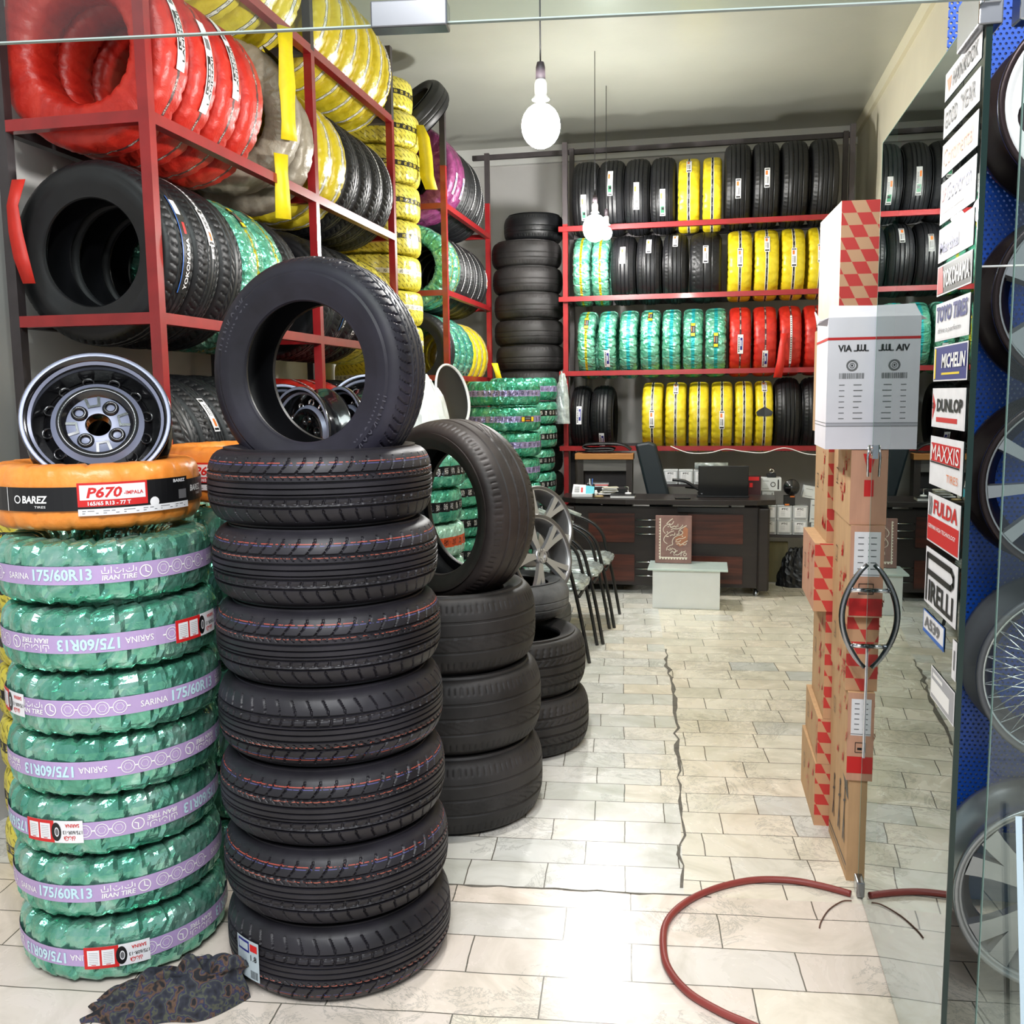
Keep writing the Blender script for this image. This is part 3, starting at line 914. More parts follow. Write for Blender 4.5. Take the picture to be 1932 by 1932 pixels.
# back rack: tyres stand with their treads to the room
YR, YR2 = 8.17, 8.58
t = thing('tire_rack', 'red steel tire rack spanning the back of the shop behind the desk', 'rack', (-1.19, YR, 0))
XR0, XR1 = -1.19, 1.09
for x in (0, XR1 - XR0):
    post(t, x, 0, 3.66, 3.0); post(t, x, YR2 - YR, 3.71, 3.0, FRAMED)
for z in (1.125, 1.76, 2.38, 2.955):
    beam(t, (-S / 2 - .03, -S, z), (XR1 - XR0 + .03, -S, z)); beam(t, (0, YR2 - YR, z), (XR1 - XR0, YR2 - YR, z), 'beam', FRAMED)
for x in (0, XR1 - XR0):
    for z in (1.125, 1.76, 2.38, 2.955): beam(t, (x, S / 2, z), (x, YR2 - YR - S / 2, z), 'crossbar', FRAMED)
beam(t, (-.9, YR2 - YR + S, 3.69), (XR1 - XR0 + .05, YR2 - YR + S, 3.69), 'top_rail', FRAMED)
YC = (YR + YR2) / 2 - 0.01
def px2x(px): return -1.17 + (px - 1068) * 2.235 / 532
def back_row(shelf, zb, specs):
    for i, (p0, p1, kind, D, labs) in enumerate(specs):
        x0, x1 = px2x(p0), px2x(p1); W = round(x1 - x0 - 0.005, 2)
        z = zb + S / 2 + math.sqrt((D / 2) ** 2 - 0.19 ** 2) + 0.004
        lab = f'{CN[kind]}, {ORD1[i]} from the corner tower, {shelf} of the back rack'
        make_tire(kind, lab, ((x0 + x1) / 2, YC, z), (0, PI / 2, 0), D, W, [(k, R_(-90 - a), dz) for k, a, dz in labs], i, f'tires on the {shelf} of the back rack')
back_row('top shelf', 2.955, [(1078, 1128, 'black', .62, [('longgreen', -22, 0)]), (1130, 1180, 'black', .62, [('longgreen', 14, 0)]), (1182, 1230, 'black', .62, [('longgreen', -8, 0)]), (1232, 1280, 'black', .62, [('longgreen', -20, 0)]),
     (1283, 1328, 'yellow', .60, [('long', 42, 0)]), (1330, 1370, 'yellow', .60, ()), (1373, 1423, 'black', .68, [('long', -12, 0)]), (1425, 1476, 'black', .68, [('long', 0, 0)]), (1478, 1528, 'black', .68, ()), (1531, 1582, 'black', .68, ())])
back_row('second shelf', 2.38, [(1078, 1114, 'greenY', .58, ()), (1116, 1152, 'greenY', .58, ()), (1155, 1203, 'black', .58, [('long', 20, 0)]), (1205, 1254, 'black', .58, [('long', 36, 0)]), (1256, 1305, 'black', .58, [('long', 46, 0)]), (1308, 1370, 'black2', .58, [('long', 16, 0)]),
     (1380, 1428, 'yellow', .58, [('long', 8, 0)]), (1430, 1478, 'yellow', .58, [('long', 30, 0)]), (1480, 1527, 'yellow', .58, [('long', 5, 0)]), (1529, 1574, 'yellow', .58, [('long', 10, 0)])])
back_row('third shelf', 1.76, [(1086, 1126, 'greenY', .58, [('yellowblack', 38, 0)]), (1128, 1168, 'greenT', .58, [('navy', -26, 0)]), (1170, 1210, 'greenT', .58, ()), (1212, 1253, 'greenT', .58, [('yellowblack', 50, 0)]), (1255, 1294, 'greenT', .58, ()), (1296, 1337, 'greenT', .58, [('yellowblack', 20, 0)]), (1339, 1382, 'greenT', .58, [('yellowblack', 2, 0)]),
     (1385, 1429, 'red', .58, [('navy', -6, 0)]), (1431, 1477, 'red', .58, [('navy', -32, 0)]), (1479, 1524, 'red', .58, [('strip', 0, 0)]), (1526, 1572, 'red', .58, ())])
back_row('lowest shelf', 1.125, [(1072, 1112, 'black', .58, [('navy', 8, 0)]), (1114, 1160, 'black', .58, [('navy', -38, 0)]), (1216, 1260, 'yellow', .60, [('long', -2, 0)]), (1262, 1306, 'yellow', .60, [('long', 55, 0)]), (1308, 1350, 'yellow', .60, ()), (1352, 1396, 'yellow', .60, [('long', -4, 0)]), (1398, 1435, 'yellow', .60, ()), (1437, 1473, 'yellow', .60, [('long', 58, 0), ('tear', 8, 0)]), (1475, 1524, 'black', .62, ()), (1526, 1574, 'black', .62, ())])

# ------------------------------------------------------------------ stacks
# seven black tyres nearest the camera
NB = [(-1.030, 2.470), (-1.036, 2.480), (-1.046, 2.497), (-1.054, 2.520), (-1.063, 2.545), (-1.073, 2.563), (-1.092, 2.588)]
HB = 0.2065
me1 = tire_mesh(0.636, HB, 0.41, 'touring', 736, 68, (RUB, INNER))
for i, (x, y) in enumerate(NB):
    flip = i in (0, 3)
    rot = (PI if flip else 0, 0, R_(37 * i))
    labels = []
    lab = f'new black touring tire, {ORD[i]} from the floor in the stack of seven facing the entrance'
    if i == 0: lab = 'new black touring tire with a pale sticker, bottom one of the stack of seven'
    if i == 6: lab = 'new black touring tire lying on top of the stack, a tire standing in it'
    z = HB * (i + 0.5) + 0.001 * i
    if i == 0:
        t = thing('car_tire', lab, 'tire', (x, y, z), (0, 0, 0), 'black tires stacked by the entrance')
        link(me1, 'rubber_body', t, None, (PI, 0, 0))
        mb = MB(); P = on_cyl(0.3205, R_(-119))
        put_rect(mb, -.048, -.055, .048, .055, P, 0, 6)
        put_rect(mb, -.040, .018, .010, .050, P, 1, 3, .0006); put_rect(mb, -.036, .024, .006, .044, P, 0, 2, .0010)
        put_text(mb, '203', -.035, -.02, .035, .014, P, 3, .01)
        put_text(mb, '1.8', .016, .0, .024, .016, P, 3, .01); put_rect(mb, .014, .026, .042, .046, P, 2, 2, .0006)
        for k in range(6): put_rect(mb, .014 + k * .005, -.05, .0165 + k * .005, -.028, P, 3, 1, .0006)
        mb.obj('paper_label', [flat('pale_blue_sticker', '#b8c6cc', 0.35, 0, .1), NAVYP, REDP, BLACKP], t)
    else:
        o = link(me1, 'car_tire', None, (x, y, z), rot)
        tag(o, lab, 'tire', 'black tires stacked by the entrance')
ZT = HB * 7 + 0.008
# tyre standing in the hole of the top one
meS = tire_mesh(0.655, 0.185, 0.395, 'shoulder', 480, 56, (m_rubber('violet_black_rubber', '#1f1d28', 0.35, 0.52), INNER))
o = thing('car_tire', 'black tire standing upright on top of the black stack of seven', 'tire', (-1.110, 2.63, ZT + 0.204), (PI / 2, R_(20), R_(-10)))
link(meS, 'rubber_body', o)
# raised letters on its sidewall
mb = MB()
def ring_text(mb, s, R, a_c, h, z, mi=0, bold=.02, wk=0.85):
    n = len(s)
    for i, ch in enumerate(s):
        if ch == ' ': continue
        a = a_c + (n / 2 - i - 0.5) * h * wk / R
        def pl(x, y, lift, a=a):
            ca, sa = math.cos(a), math.sin(a)
            rr_ = R + y; 
            return (rr_ * ca + x * sa, rr_ * sa - x * ca, z + lift)
        put_text(mb, ch, -h * .3, 0, h * .6, h, pl, mi, bold)
ring_text(mb, 'HANKOOK', 0.256, R_(-12), 0.028, 0.0905)
ring_text(mb, 'HANKOOK', 0.256, R_(168), 0.028, 0.0905)
mb.obj('raised_lettering', flat('raised_rubber_letters', '#4a4852', 0.5), o)

# green foil stack with an orange one on top
HG = 0.1745
GX = [(-1.688, 2.412), (-1.705, 2.425), (-1.710, 2.430), (-1.690, 2.420), (-1.668, 2.405), (-1.664, 2.400), (-1.690, 2.425)]
DG = 0.566
def size_band(R, flip, a_off):
    mb = MB(); P0 = on_cyl(R, 0)
    L = 2 * PI * R
    put_rect(mb, 0, -.024, L, .024, P0, 0, 72)
    reps = 3
    for k in range(reps):
        P = on_cyl(R, 2 * PI * k / reps + a_off, 0, flip)
        put_text(mb, 'SARINA', -.285, -.010, .072, .017, P, 1, .005)
        put_text(mb, '175/60R13', -.20, -.014, .155, .032, P, 2, .03)
        persian_tire(mb, -.022, .002, .085, .017, P, 1)
        put_text(mb, 'IRAN TIRE', -.022, -.016, .085, .013, P, 1, .02, .15)
        put_ring(mb, .088, -.001, .017, .0028, P, 1); put_stroke(mb, [(.088, .011), (.088, -.002), (.097, -.006)], .0015, P, 1)
        for q in range(4):
            put_ring(mb, .137 + q * .043, 0, .018, .0018, P, 1); put_ring(mb, .137 + q * .043, 0, .011, .0012, P, 1, 6)
            put_stroke(mb, [(.137 + q * .043 + .018, 0), (.137 + q * .043 + .025, 0)], .002, P, 1)
    return mb
def red_sticker(R, a, z, flip):
    mb = MB(); P = on_cyl(R + .0015, a, z, flip)
    put_rect(mb, -.085, -.031, .085, .031, P, 0, 10)
    put_rect(mb, -.005, -.031, .085, .031, P, 1, 6, .0004) if False else None
    put_rect(mb, -.085, -.031, .005, .031, P, 1, 6, .0004)
    put_rect(mb, -.085 + .094, -.031, .085, .031, P, 0, 4, .0004)
    # in the flipped layout the red end lies at the other side, so mirror by sign
    for q in (-.076, -.038):
        put_rect(mb, q, -.022, q + .032, .022, P, 0, 3, .0008)
        for s in range(7): put_rect(mb, q + .004, -.016 + s * .005, q + .028, -.0152 + s * .005, P, 4, 1, .0012)
        put_rect(mb, q + .010, -.0205, q + .022, -.0185, P, 1, 1, .0012)
    put_disc(mb, .012, 0, .026, P, 2, 20, .0010, .55); put_disc(mb, .014, 0, .014, P, 4, 14, .0014, .5); put_ring(mb, .014, 0, .013, .003, P, 0, 12, .0018, .5)
    F = lambda x, y, l=0.0: P(-x, -y, l)
    put_text(mb, '175/60R-13', -.083, -.004, .052, .010, F, 2, .01)
    put_text(mb, 'SARINA', -.076, -.023, .038, .010, F, 1, .02)
    persian_tire(mb, -.064, .012, .030, .011, F, 1)
    put_ring(mb, .040, -.018, .006, .0013, P, 1)
    return mb
for i, (x, y) in enumerate(GX):
    k = i
    flips = {0: True, 1: False, 2: True, 3: True, 4: False, 5: True, 6: False}
    t = thing('wrapped_tire', f'green foil-wrapped tire with lilac size band, {UPW[i]} in the front stack' if i else 'green foil-wrapped tire at the very bottom of the front stack, camouflage cloth against it', 'tire', (x, y, HG * (i + .5) + .002), (0, 0, 0), 'green foil-wrapped tires in the front stack')
    link(wrap_mesh(DG, HG - .010, 0.31, GREEN, i % 3, 24, 0.0015, 0.007, 144), 'wrapping', t, None, (0, 0, R_(50 * i)))
    ctr = {0: -129, 1: -62, 2: -28, 3: -118, 4: 12, 5: -93, 6: -54}[i]
    size_band(DG / 2 + 0.0045, flips[i], R_(ctr)).obj('size_band', [LILAC, WHITE, PALEBLUEP], t)
    if i in (0, 2, 4, 5):
        a_, fl = {0: (-62, 0), 2: (-90, 0), 4: (-125, 0), 5: (-7, 0)}[i]
        red_sticker(DG / 2 + .005, R_(a_), 0, False).obj('paper_label', [WHITEP, REDP, BLACKP, NAVYP, GREYP], t)
# orange wrapped tyre
HO = 0.185
def orange_tire(loc, label, seed, rotz, D=.575):
    t = thing('wrapped_tire', label, 'tire', loc, (0, 0, rotz))
    link(wrap_mesh(D, HO - .006, .33, ORANGE, seed, 20, .0005, .0022, 150, smooth=True), 'wrapping', t)
    mb = MB(); R = D / 2 + .0045; P = on_cyl(R, 0)
    put_rect(mb, -1.1, -.032, .62, .032, P, 0, 70)
    for k in (-.285, -.80):
        put_ring(mb, k - .012, 0.0, .011, .003, P, 1); put_text(mb, 'BAREZ', k + .004, -.010, .072, .020, P, 1, .03, .12); put_text(mb, 'TIRES', k + .04, -.023, .032, .006, P, 1, .0, .1)
    put_text(mb, 'BAREZ', .210, -.004, .070, .018, P, 1, .03, .12); put_text(mb, 'TIRES', .245, -.016, .030, .006, P, 1)
    put_rect(mb, -.335, -.032, -.333, .032, P, 1, 1, .0006)
    mb.obj('size_band', [BLACKP, WHITE], t)
    mb = MB(); P = on_cyl(R + .0012, 0)
    put_rect(mb, -.130, -.045, .195, .042, P, 2, 16)
    put_rect(mb, -.130, -.022, .050, .042, P, 1, 10, .0004); put_rect(mb, -.124, -.004, .044, .036, P, 0, 10, .0007)
    put_text(mb, 'P670', -.108, .001, .086, .029, P, 1, .03, .25)
    put_text(mb, '-IMPALA', -.014, .007, .052, .010, P, 1, .02)
    put_text(mb, '165/65 R13 - 77 T', -.105, -.019, .108, .011, P, 0, .03)
    put_rect(mb, -.130, -.046, .195, -.028, P, 0, 16, .0006)
    for k in range(6): put_rect(mb, -.12 + k * .052, -.041, -.08 + k * .052, -.039, P, 3, 1, .0009); put_rect(mb, -.12 + k * .052, -.035, -.09 + k * .052, -.033, P, 3, 1, .0009)
    put_text(mb, 'BAREZ', .135, .028, .048, .009, P, 0, .03); put_rect(mb, .155, -.020, .188, .006, P, 3, 2, .0006)
    put_disc(mb, .070, -.020, .014, P, 0, 14, .0007, 1)
    mb.obj('paper_label', [WHITEP, REDP, BLACKP, GREYP], t)
    return t
ZO = HG * 7 + .004 + HO / 2 + .008
orange_tire((-1.755, 2.50, ZO), 'orange-wrapped tire with a black band, on top of the green foil stack', 1, R_(-40), .565)

# second stacks behind: everything standing on the floor between rack and aisle
def stack(x, y, D, W, kinds, where, labels=None, jit=.012, group=None, W2=None):
    rs = random.Random(int(x * 100 + y * 1000))
    z = 0
    out = []
    for i, k in enumerate(kinds):
        cn = CN.get(k, {'greenO': 'mint tire with an orange band', 'orange': 'orange-wrapped tire', 'yellowW': 'yellow tire with a white strip', 'worn': 'worn black tire', 'grey': 'dusty grey tire'}.get(k, 'tire'))
        lab = f'{cn}, {UPW[i]} in {where}'
        loc = (x + rs.uniform(-jit, jit), y + rs.uniform(-jit, jit), z + W / 2)
        rot = (0, 0, rs.uniform(0, 6))
        if k in ('worn', 'grey', 'black2', 'black'):
            m = {'worn': RUBD, 'grey': RUBG, 'black2': RUBN, 'black': RUBN}[k]
            me = tire_mesh(D, W - .002, .40 if D > .6 else .35, 'worn' if k != 'black2' else 'shoulder', 240, 34, (m, INNER))
            o = tire('car_tire', me, lab, 'tire', loc, rot, D, (), group)
        else:
            o = make_tire(k, lab, loc, rot, D - .01, W - .004, (labels or {}).get(i, ()), i, group)
        z += W
        out.append(o)
    return z
# yellow and green pile in the corner by the entrance
stack(-2.14, 2.86, .50, .178, ['yellowP'] * 7, 'the pile by the entrance wall', group='printed yellow tires by the entrance wall')
# behind the big steel wheel: stack crowned by another orange tyre
stack(-1.57, 3.06, .565, .178, ['green'] * 7, 'the pile behind the front stack')
orange_tire((-1.57, 3.06, .178 * 7 + HO / 2 + .004), 'orange-wrapped tire behind the standing black tire, black inside showing', 2, R_(-75), .56)
# wide worn tyres
HW = 0.292
me2 = tire_mesh(0.69, HW - .002, .44, 'worn', 480, 60, (RUBD, INNER))
for i, (x, y) in enumerate([(-.955, 3.47), (-.962, 3.49), (-.985, 3.51)]):
    o = link(me2, 'car_tire', None, (x, y, HW * (i + .5)), (0, 0, i * 1.3))
    tag(o, f'wide worn black tire, {("bottom", "middle", "top")[i]} one of the stack of three behind the new black stack', 'tire', 'wide worn tires stacked by the aisle')
meT = tire_mesh(0.70, 0.262, 0.475, 'worn', 480, 60, (RUBB, INNER))
o = link(meT, 'car_tire', None, (-.965, 3.56, HW * 3 + .272), (PI / 2, R_(10), R_(-31)))
tag(o, 'brownish worn tire standing upright on the stack of three wide worn tires', 'tire')
# low stack at the aisle
me3 = tire_mesh(0.655, .258, .42, 'rib', 360, 50, (RUBD, INNER))
for i, (x, y) in enumerate([(-.845, 4.20), (-.862, 4.22)]):
    o = link(me3, 'car_tire', None, (x, y, .26 * (i + .5)), (0, 0, i))
    tag(o, ('bottom ribbed black tire of the low pair by the chairs', 'upper ribbed black tire of the low pair by the chairs')[i], 'tire', 'low pair of tires by the chairs')
o = link(tire_mesh(.54, .17, .34, 'worn', 240, 34, (RUBG, INNER)), 'car_tire', None, (-.92, 4.50 , .52 + .092), (0, 0, 0)); tag(o, 'small dusty grey tire lying above the low pair near the chairs', 'tire')
stack(-.98, 5.04, .54, .16, ['grey', 'grey', 'grey'], 'the small grey pile beside the nearest chair')
# stacks seen through the standing worn tyre
stack(-1.565, 4.27, .56, .185, ['greenO'] * 7, 'the mint stack behind the worn tires', labels={3: [('yellowblack', R_(-60), 0)]})
stack(-1.545, 4.86, .57, .185, ['greenO', 'greenO', 'greenO', 'greenO', 'greenO', 'greenS', 'greenS'], 'the stack inside the worn tire hole', labels={4: [('yellowblack', R_(-70), 0)]})
stack(-1.585, 5.62, .57, .185, ['greenS'] * 7, 'the green stack beside the chairs')
stack(-1.565, 3.70, .55, .178, ['green'] * 7, 'the pile under the black steel wheels')
# tall column of printed yellow tyres
stack(-2.21, 6.30, .625, .2285, ['yellowP'] * 7 + ['yellowW', 'yellowW', 'yellowW', 'yellowW', 'yellowP', 'yellowP', 'yellowP', 'yellowP'], 'the tall column between the side racks', jit=.008, group='tall column of printed yellow tires')
make_tire('yellowP', 'smaller printed yellow-wrapped tire crowning the tall yellow column', (-2.18, 6.28, .2285 * 15 + .105), (0, 0, 0), .50, .205, (), 1)
o = link(tire_mesh(.54, .18, .35, 'worn', 180, 26, (RUBN, INNER)), 'car_tire', None, (-2.06, 6.80, .2285 * 15 + .15), (R_(50), 0, R_(-40)))
tag(o, 'black tire tilted behind the crown of the tall yellow column', 'tire')
# far green stacks and dark corner tower
stack(-1.50, 7.05, .57, .188, ['greenS', 'greenS', 'greenS', 'greenL', 'greenL', 'greenL', 'greenL', 'greenL', 'greenL'], 'the tall lilac-banded stack', labels={7: [('yellowblack', R_(-75), 0)]})
stack(-1.50, 7.78, .57, .192, ['greenS'] * 8 + ['greenL'], 'the green stack by the dark tower', labels={7: [('yellowblack', R_(-62), 0)]})
stack(-1.57, 8.52, .62, .224, ['worn'] * 13, 'the dark tire tower in the back corner', jit=.02, group='dark tire tower in the back corner')
o = link(tire_mesh(.53, .225, .35, 'worn', 240, 34, (RUBN, INNER)), 'car_tire', None, (-1.52, 8.52, .224 * 13 + .116), (0, 0, 0)); tag(o, 'smaller black tire on top of the dark corner tower', 'tire')

# yellow cloth tails hanging from wrapped tyres
def strap(name, label, pts, wd, mat, cat='strap', wdir=(0, 1, 0)):
    mb = MB(); vs = []; fs = []
    wv = Vector(wdir) * wd / 2
    nrm = Vector((0, 0, 0))
    for i, p in enumerate(pts):
        p = Vector(p); k = Vector((math.sin(i * 1.7) * .004, 0, 0))
        vs += [p - wv + k, p + wv - k]
    n = len(pts)
    for i in range(n - 1): fs.append((2 * i, 2 * i + 1, 2 * i + 3, 2 * i + 2))
    mb.add(vs, fs, 0, True)
    o = mb.obj(name, mat)
    s = o.modifiers.new('thick', 'SOLIDIFY'); s.thickness = .002
    return tag(o, label, cat)
YT = flat('yellow_woven_tape', '#e8d018', 0.5, 0, 0.08, 30)
RT = flat('red_woven_tape', '#c8281c', 0.5, 0, 0.08, 30)
strap('tape_tail', 'long yellow woven tape hanging down from the top shelf tires', [(-1.835, 4.12, z) for z in (3.20, 3.1, 3.0, 2.95, 2.88, 2.80, 2.72)], .075, YT, wdir=(.6, .8, 0))
strap('tape_tail', 'short yellow woven tape end below the grey-beige wrapped tires', [(-1.868, 4.10, z) for z in (2.66, 2.58, 2.50, 2.38)], .07, YT, wdir=(.6, .8, 0))
strap('tape_tail', 'yellow woven tape hanging from the tall yellow tire column', [(-1.90, 6.30, 3.36), (-1.86, 6.31, 3.28), (-1.85, 6.32, 3.16), (-1.85, 6.33, 3.04), (-1.82, 6.33, 2.95)], .09, YT, wdir=(.9, .3, 0))
strap('tape_tail', 'red woven tape strip hanging beside the black tire at the rack end', [(-2.385, 3.06, 2.36), (-2.41, 3.05, 2.27), (-2.405, 3.05, 2.18), (-2.39, 3.05, 2.09), (-2.365, 3.05, 2.00)], .05, RT, wdir=(1, .1, 0))
strap('tape_tail', 'torn red wrapping flap hanging over the third beam of the back rack', [(.60, 8.035, 2.05), (.58, 8.03, 1.95), (.57, 8.03, 1.82), (.55, 8.05, 1.70)], .06, RT, wdir=(1, 0, 0))
strap('tape_tail', 'yellow woven tape end hanging off the far side rack', [(-1.80, 8.10, 1.86), (-1.78, 8.12, 1.78), (-1.76, 8.14, 1.68)], .06, YT, wdir=(.8, .5, 0))

# ------------------------------------------------------------------ wheels
def wheel_barrel(mb, R, W, mi_out=0, mi_in=0, n=64):
    """hollow rim; face at z = +W/2"""
    h = W / 2
    prof = [(R, h), (R - .004, h + .004), (R - .014, h + .002), (R - .020, h - .012), (R - .030, h - .02), (R - .034, h - .05), (R - .055, h - .07), (R - .055, -h + .05), (R - .03, -h + .03), (R - .022, -h + .01), (R - .004, -h), (R, -h + .002),
            (R - .002, -h + .014), (R - .018, -h + .022), (R - .028, -h + .04), (R - .048, -h + .055), (R - .048, h - .075), (R - .028, h - .055), (R - .022, h - .03), (R - .012, h - .018), (R - .001, h - .010)]
    mb.lathe(prof, n, mi_out, True, None, True)
def steel_wheel(name, label, loc, rot, R=.20, W=.15, group=None, detail=True):
    t = thing(name, label, 'wheel', loc, rot, group)
    mb = MB(); wheel_barrel(mb, R, W)
    mb.obj('rim', BLKSTEEL, t)
    h = W / 2
    mb = MB()
    prof = [(R - .048, h - .085), (R - .060, h - .070), (R * .60, h - .050), (R * .52, h - .030), (R * .47, h - .034), (R * .42, h - .055), (R * .37, h - .060)]
    mb.lathe(prof, 64, 0)
    if detail:
        # flat hub with four bolt seats, between them raised grey pads
        mb.lathe([(R * .37, h - .060), (R * .18, h - .058), (R * .165, h - .064), (R * .16, h - .10)], 64, 0)
    else:
        mb.lathe([(R * .37, h - .060), (R * .18, h - .058), (R * .165, h - .10)], 40, 0)
    mb.obj('disc', BLKSTEEL, t)
    mb = MB()
    for z, r0, r1 in ((h + .0045, R - .003, R - .013),):
        mb.lathe([(r0, z - .001), (r0 - .003, z + .0005), (r1, z - .0015)], 64, 0)
    mb.lathe([(R * .60 + .004, h - .0492), (R * .565, h - .040), (R * .54, h - .0355)], 64, 0)
    mb.lathe([(R - .022, h - .012), (R - .030, h - .0185)], 64, 0)
    mb.obj('grey_ring', GREYRING, t)
    if detail:
        MB().lathe([(R * .175, h - .0565), (R * .43, h - .0535), (R * .44, h - .058)], 64, 0).obj('grey_hub_plate', flat('grey_paint_pads', '#8f96ae', .4, .1), t)
        for i in range(4):
            a = i * PI / 2
            M = Matrix.Rotation(a, 4, 'Z')
            mb = MB()
            mb.prism([(R * .27, -R * .085), (R * .45, -R * .115), (R * .45, -R * .075), (R * .30, -R * .05), (R * .30, R * .05), (R * .45, R * .075), (R * .45, R * .115), (R * .27, R * .085)], h - .056, h - .0515, 0, M)
            mb.obj('stamped_notch', BLKSTEEL, t)
    for i in range(4):
        a = PI / 4 + i * PI / 2
        MB().lathe([(.024, -.002), (.019, .010), (.012, .008), (.010, -.01)], 20, 0).obj('bolt_seat', BLKSTEEL, t, (math.cos(a) * R * .30, math.sin(a) * R * .30, h - .055))
    # vent holes round the disc, seen as rounded windows with lit edges
    k = 12
    for i in range(k):
        a = 2 * PI * i / k
        mb = MB(); mb.lathe([(.0175, -.002), (.0145, .003), (.012, -.006)], 14, 0, True)
        mb.obj('vent_ring', CHROME if not detail else BLKSTEEL, t, (math.cos(a) * R * .67, math.sin(a) * R * .67, h - .0575), (0, R_(14), a))
    return t
# wheel leaning in the orange tyre
def aim(nrm, spin=0.0):
    q = Vector(nrm).to_track_quat('Z', 'Y')
    return (q.to_matrix().to_4x4() @ Matrix.Rotation(spin, 4, 'Z')).to_euler()
steel_wheel('steel_wheel', 'black steel wheel with grey rings leaning back in the orange-wrapped tire', (-1.715, 2.46, 1.513), aim((.48, -.80, .42), R_(10)), .200, .13)
ZS = .178 * 6 + .02
SW = [((-1.78, 3.84, 1.45), (.25, -.95, .1)), ((-1.575, 3.64, 1.437), (-.45, -.88, .06)), ((-1.435, 3.74, 1.437), (-.60, -.80, .05)), ((-1.50, 4.10, 1.49), (.40, -.90, .15))]
for i, (p, n_) in enumerate(SW[:4]):
    steel_wheel('steel_wheel', ['black steel wheel partly hidden at the edge of the standing tire hole', 'black steel wheel with bright vents leaning on the stack behind the standing tire', 'narrow-looking black steel wheel turned edgewise beside the leaning pair', 'black steel wheel with a grey ring facing out behind the leaning pair'][i], p, aim(n_, i), .19, .13, 'black steel wheels behind the standing tire', detail=(i == 3))

def wheel_face(kind, R, mb, z):
    """spokes etc. with their back at z"""
    if kind == 'holes':
        # white plate with oval holes lying in two rings
        n = 96
        mb.lathe([(R - .012, z + .02), (R * .92, z + .028), (R * .86, z + .02)], n, 0)
        N = 7
        mb.lathe([(R * .86, z + .02), (R * .84, z + .018)], n, 0)
        mb.lathe([(R * .40, z + .018), (R * .20, z + .01), (0.001, z + .012)], n, 0)
        for i in range(N):
            a0 = 2 * PI * i / N
            # plate between holes
            for k in range(12):
                t0 = -PI / N + 2 * PI / N * k / 12; t1 = -PI / N + 2 * PI / N * (k + 1) / 12
                def hole(t):
                    u = t / (PI / N * .68)
                    return .155 * math.sqrt(max(0, 1 - u * u)) if abs(u) < 1 else 0
                for s_ in (-1, 1):
                    q = []
                    for t_ in (t0, t1):
                        mid = R * .62
                        q.append((mid + s_ * R * hole(t_) * 1.15, t_))
                    ro = R * .84 if s_ > 0 else R * .40
                    pts = [(q[0][0], q[0][1]), (q[1][0], q[1][1]), (ro, t1), (ro, t0)]
                    if s_ < 0: pts = pts[::-1]
                    mb.add([(r_ * math.cos(a0 + t_), r_ * math.sin(a0 + t_), z + .018) for r_, t_ in pts], [(0, 3, 2, 1) if s_ > 0 else (0, 3, 2, 1)], 0)
                    mb.add([(q[0][0] * math.cos(a0 + t0), q[0][0] * math.sin(a0 + t0), z + .018), (q[1][0] * math.cos(a0 + t1), q[1][0] * math.sin(a0 + t1), z + .018), (q[1][0] * math.cos(a0 + t1), q[1][0] * math.sin(a0 + t1), z - .02), (q[0][0] * math.cos(a0 + t0), q[0][0] * math.sin(a0 + t0), z - .02)], [(0, 1, 2, 3)], 1)
        mb.lathe([(R * .86, z - .02), (0.001, z - .022)], 48, 2)
        return
    mb.lathe([(R - .010, z + .022), (R - .02, z + .028), (R * .90, z + .018), (R * .88, z + .0)], 72, 0)
    if kind == 'wire':
        mb.lathe([(.055, z + .045), (.05, z + .055), (.0, z + .06)], 28, 0)
        mb.lathe([(.055, z + .045), (.055, z + .0)], 28, 0)
        for i in range(36):
            a = 2 * PI * i / 36
            for s_, zz in ((1, .040), (-1, .012)):
                b = a + s_ * .5
                mb.tube([(.052 * math.cos(b), .052 * math.sin(b), z + zz), ((R * .90) * math.cos(a), (R * .90) * math.sin(a), z + .012 + (zz * .2))], .0019, 5, 0)
        return
    spokes = {'five': (5, [(.0, .23)]), 'multi': (10, [(0, .085)]), 'double': (5, [(-.17, .105), (.17, .105)]), 'alloy': (5, [(-.13, .07), (.13, .07)])}[kind]
    N, ss = spokes
    for i in range(N):
        for off, wd in ss:
            a = 2 * PI * i / N + PI / 2
            secs = []
            for k in range(7):
                f = k / 6
                rr_ = R * (.16 + .74 * f)
                hwid = R * wd * (0.85 + .35 * f * f) * (1.0 if kind != 'multi' else .8)
                ac = a + off * (0.4 + .8 * f)
                c = Vector((rr_ * math.cos(ac), rr_ * math.sin(ac), 0)); tdir = Vector((-math.sin(ac), math.cos(ac), 0))
                zz = z + .034 - .014 * (1 - f) - .008 * f
                secs.append([c - tdir * hwid + Vector((0, 0, zz - .022)), c - tdir * hwid * .86 + Vector((0, 0, zz)), c + tdir * hwid * .86 + Vector((0, 0, zz)), c + tdir * hwid + Vector((0, 0, zz - .022))])
            vs = [p for s_ in secs for p in s_]; fs = []
            for k in range(6):
                for q in range(4):
                    q2 = (q + 1) % 4
                    fs.append((k * 4 + q, k * 4 + q2, (k + 1) * 4 + q2, (k + 1) * 4 + q)[::-1])
            mb.add(vs, fs, 0, False)
    mb.lathe([(R * .20, z), (R * .20, z + .018), (R * .16, z + .026), (R * .10, z + .026), (R * .09, z + .020), (.0005, z + .022)], 40, 0)
    for i in range(5):
        a = 2 * PI * i / 5
        mb.lathe([(.009, .0275), (.008, .02), (.0005, .018)], 10, 1, True, Matrix.Translation((R * .135 * math.cos(a), R * .135 * math.sin(a), z)))
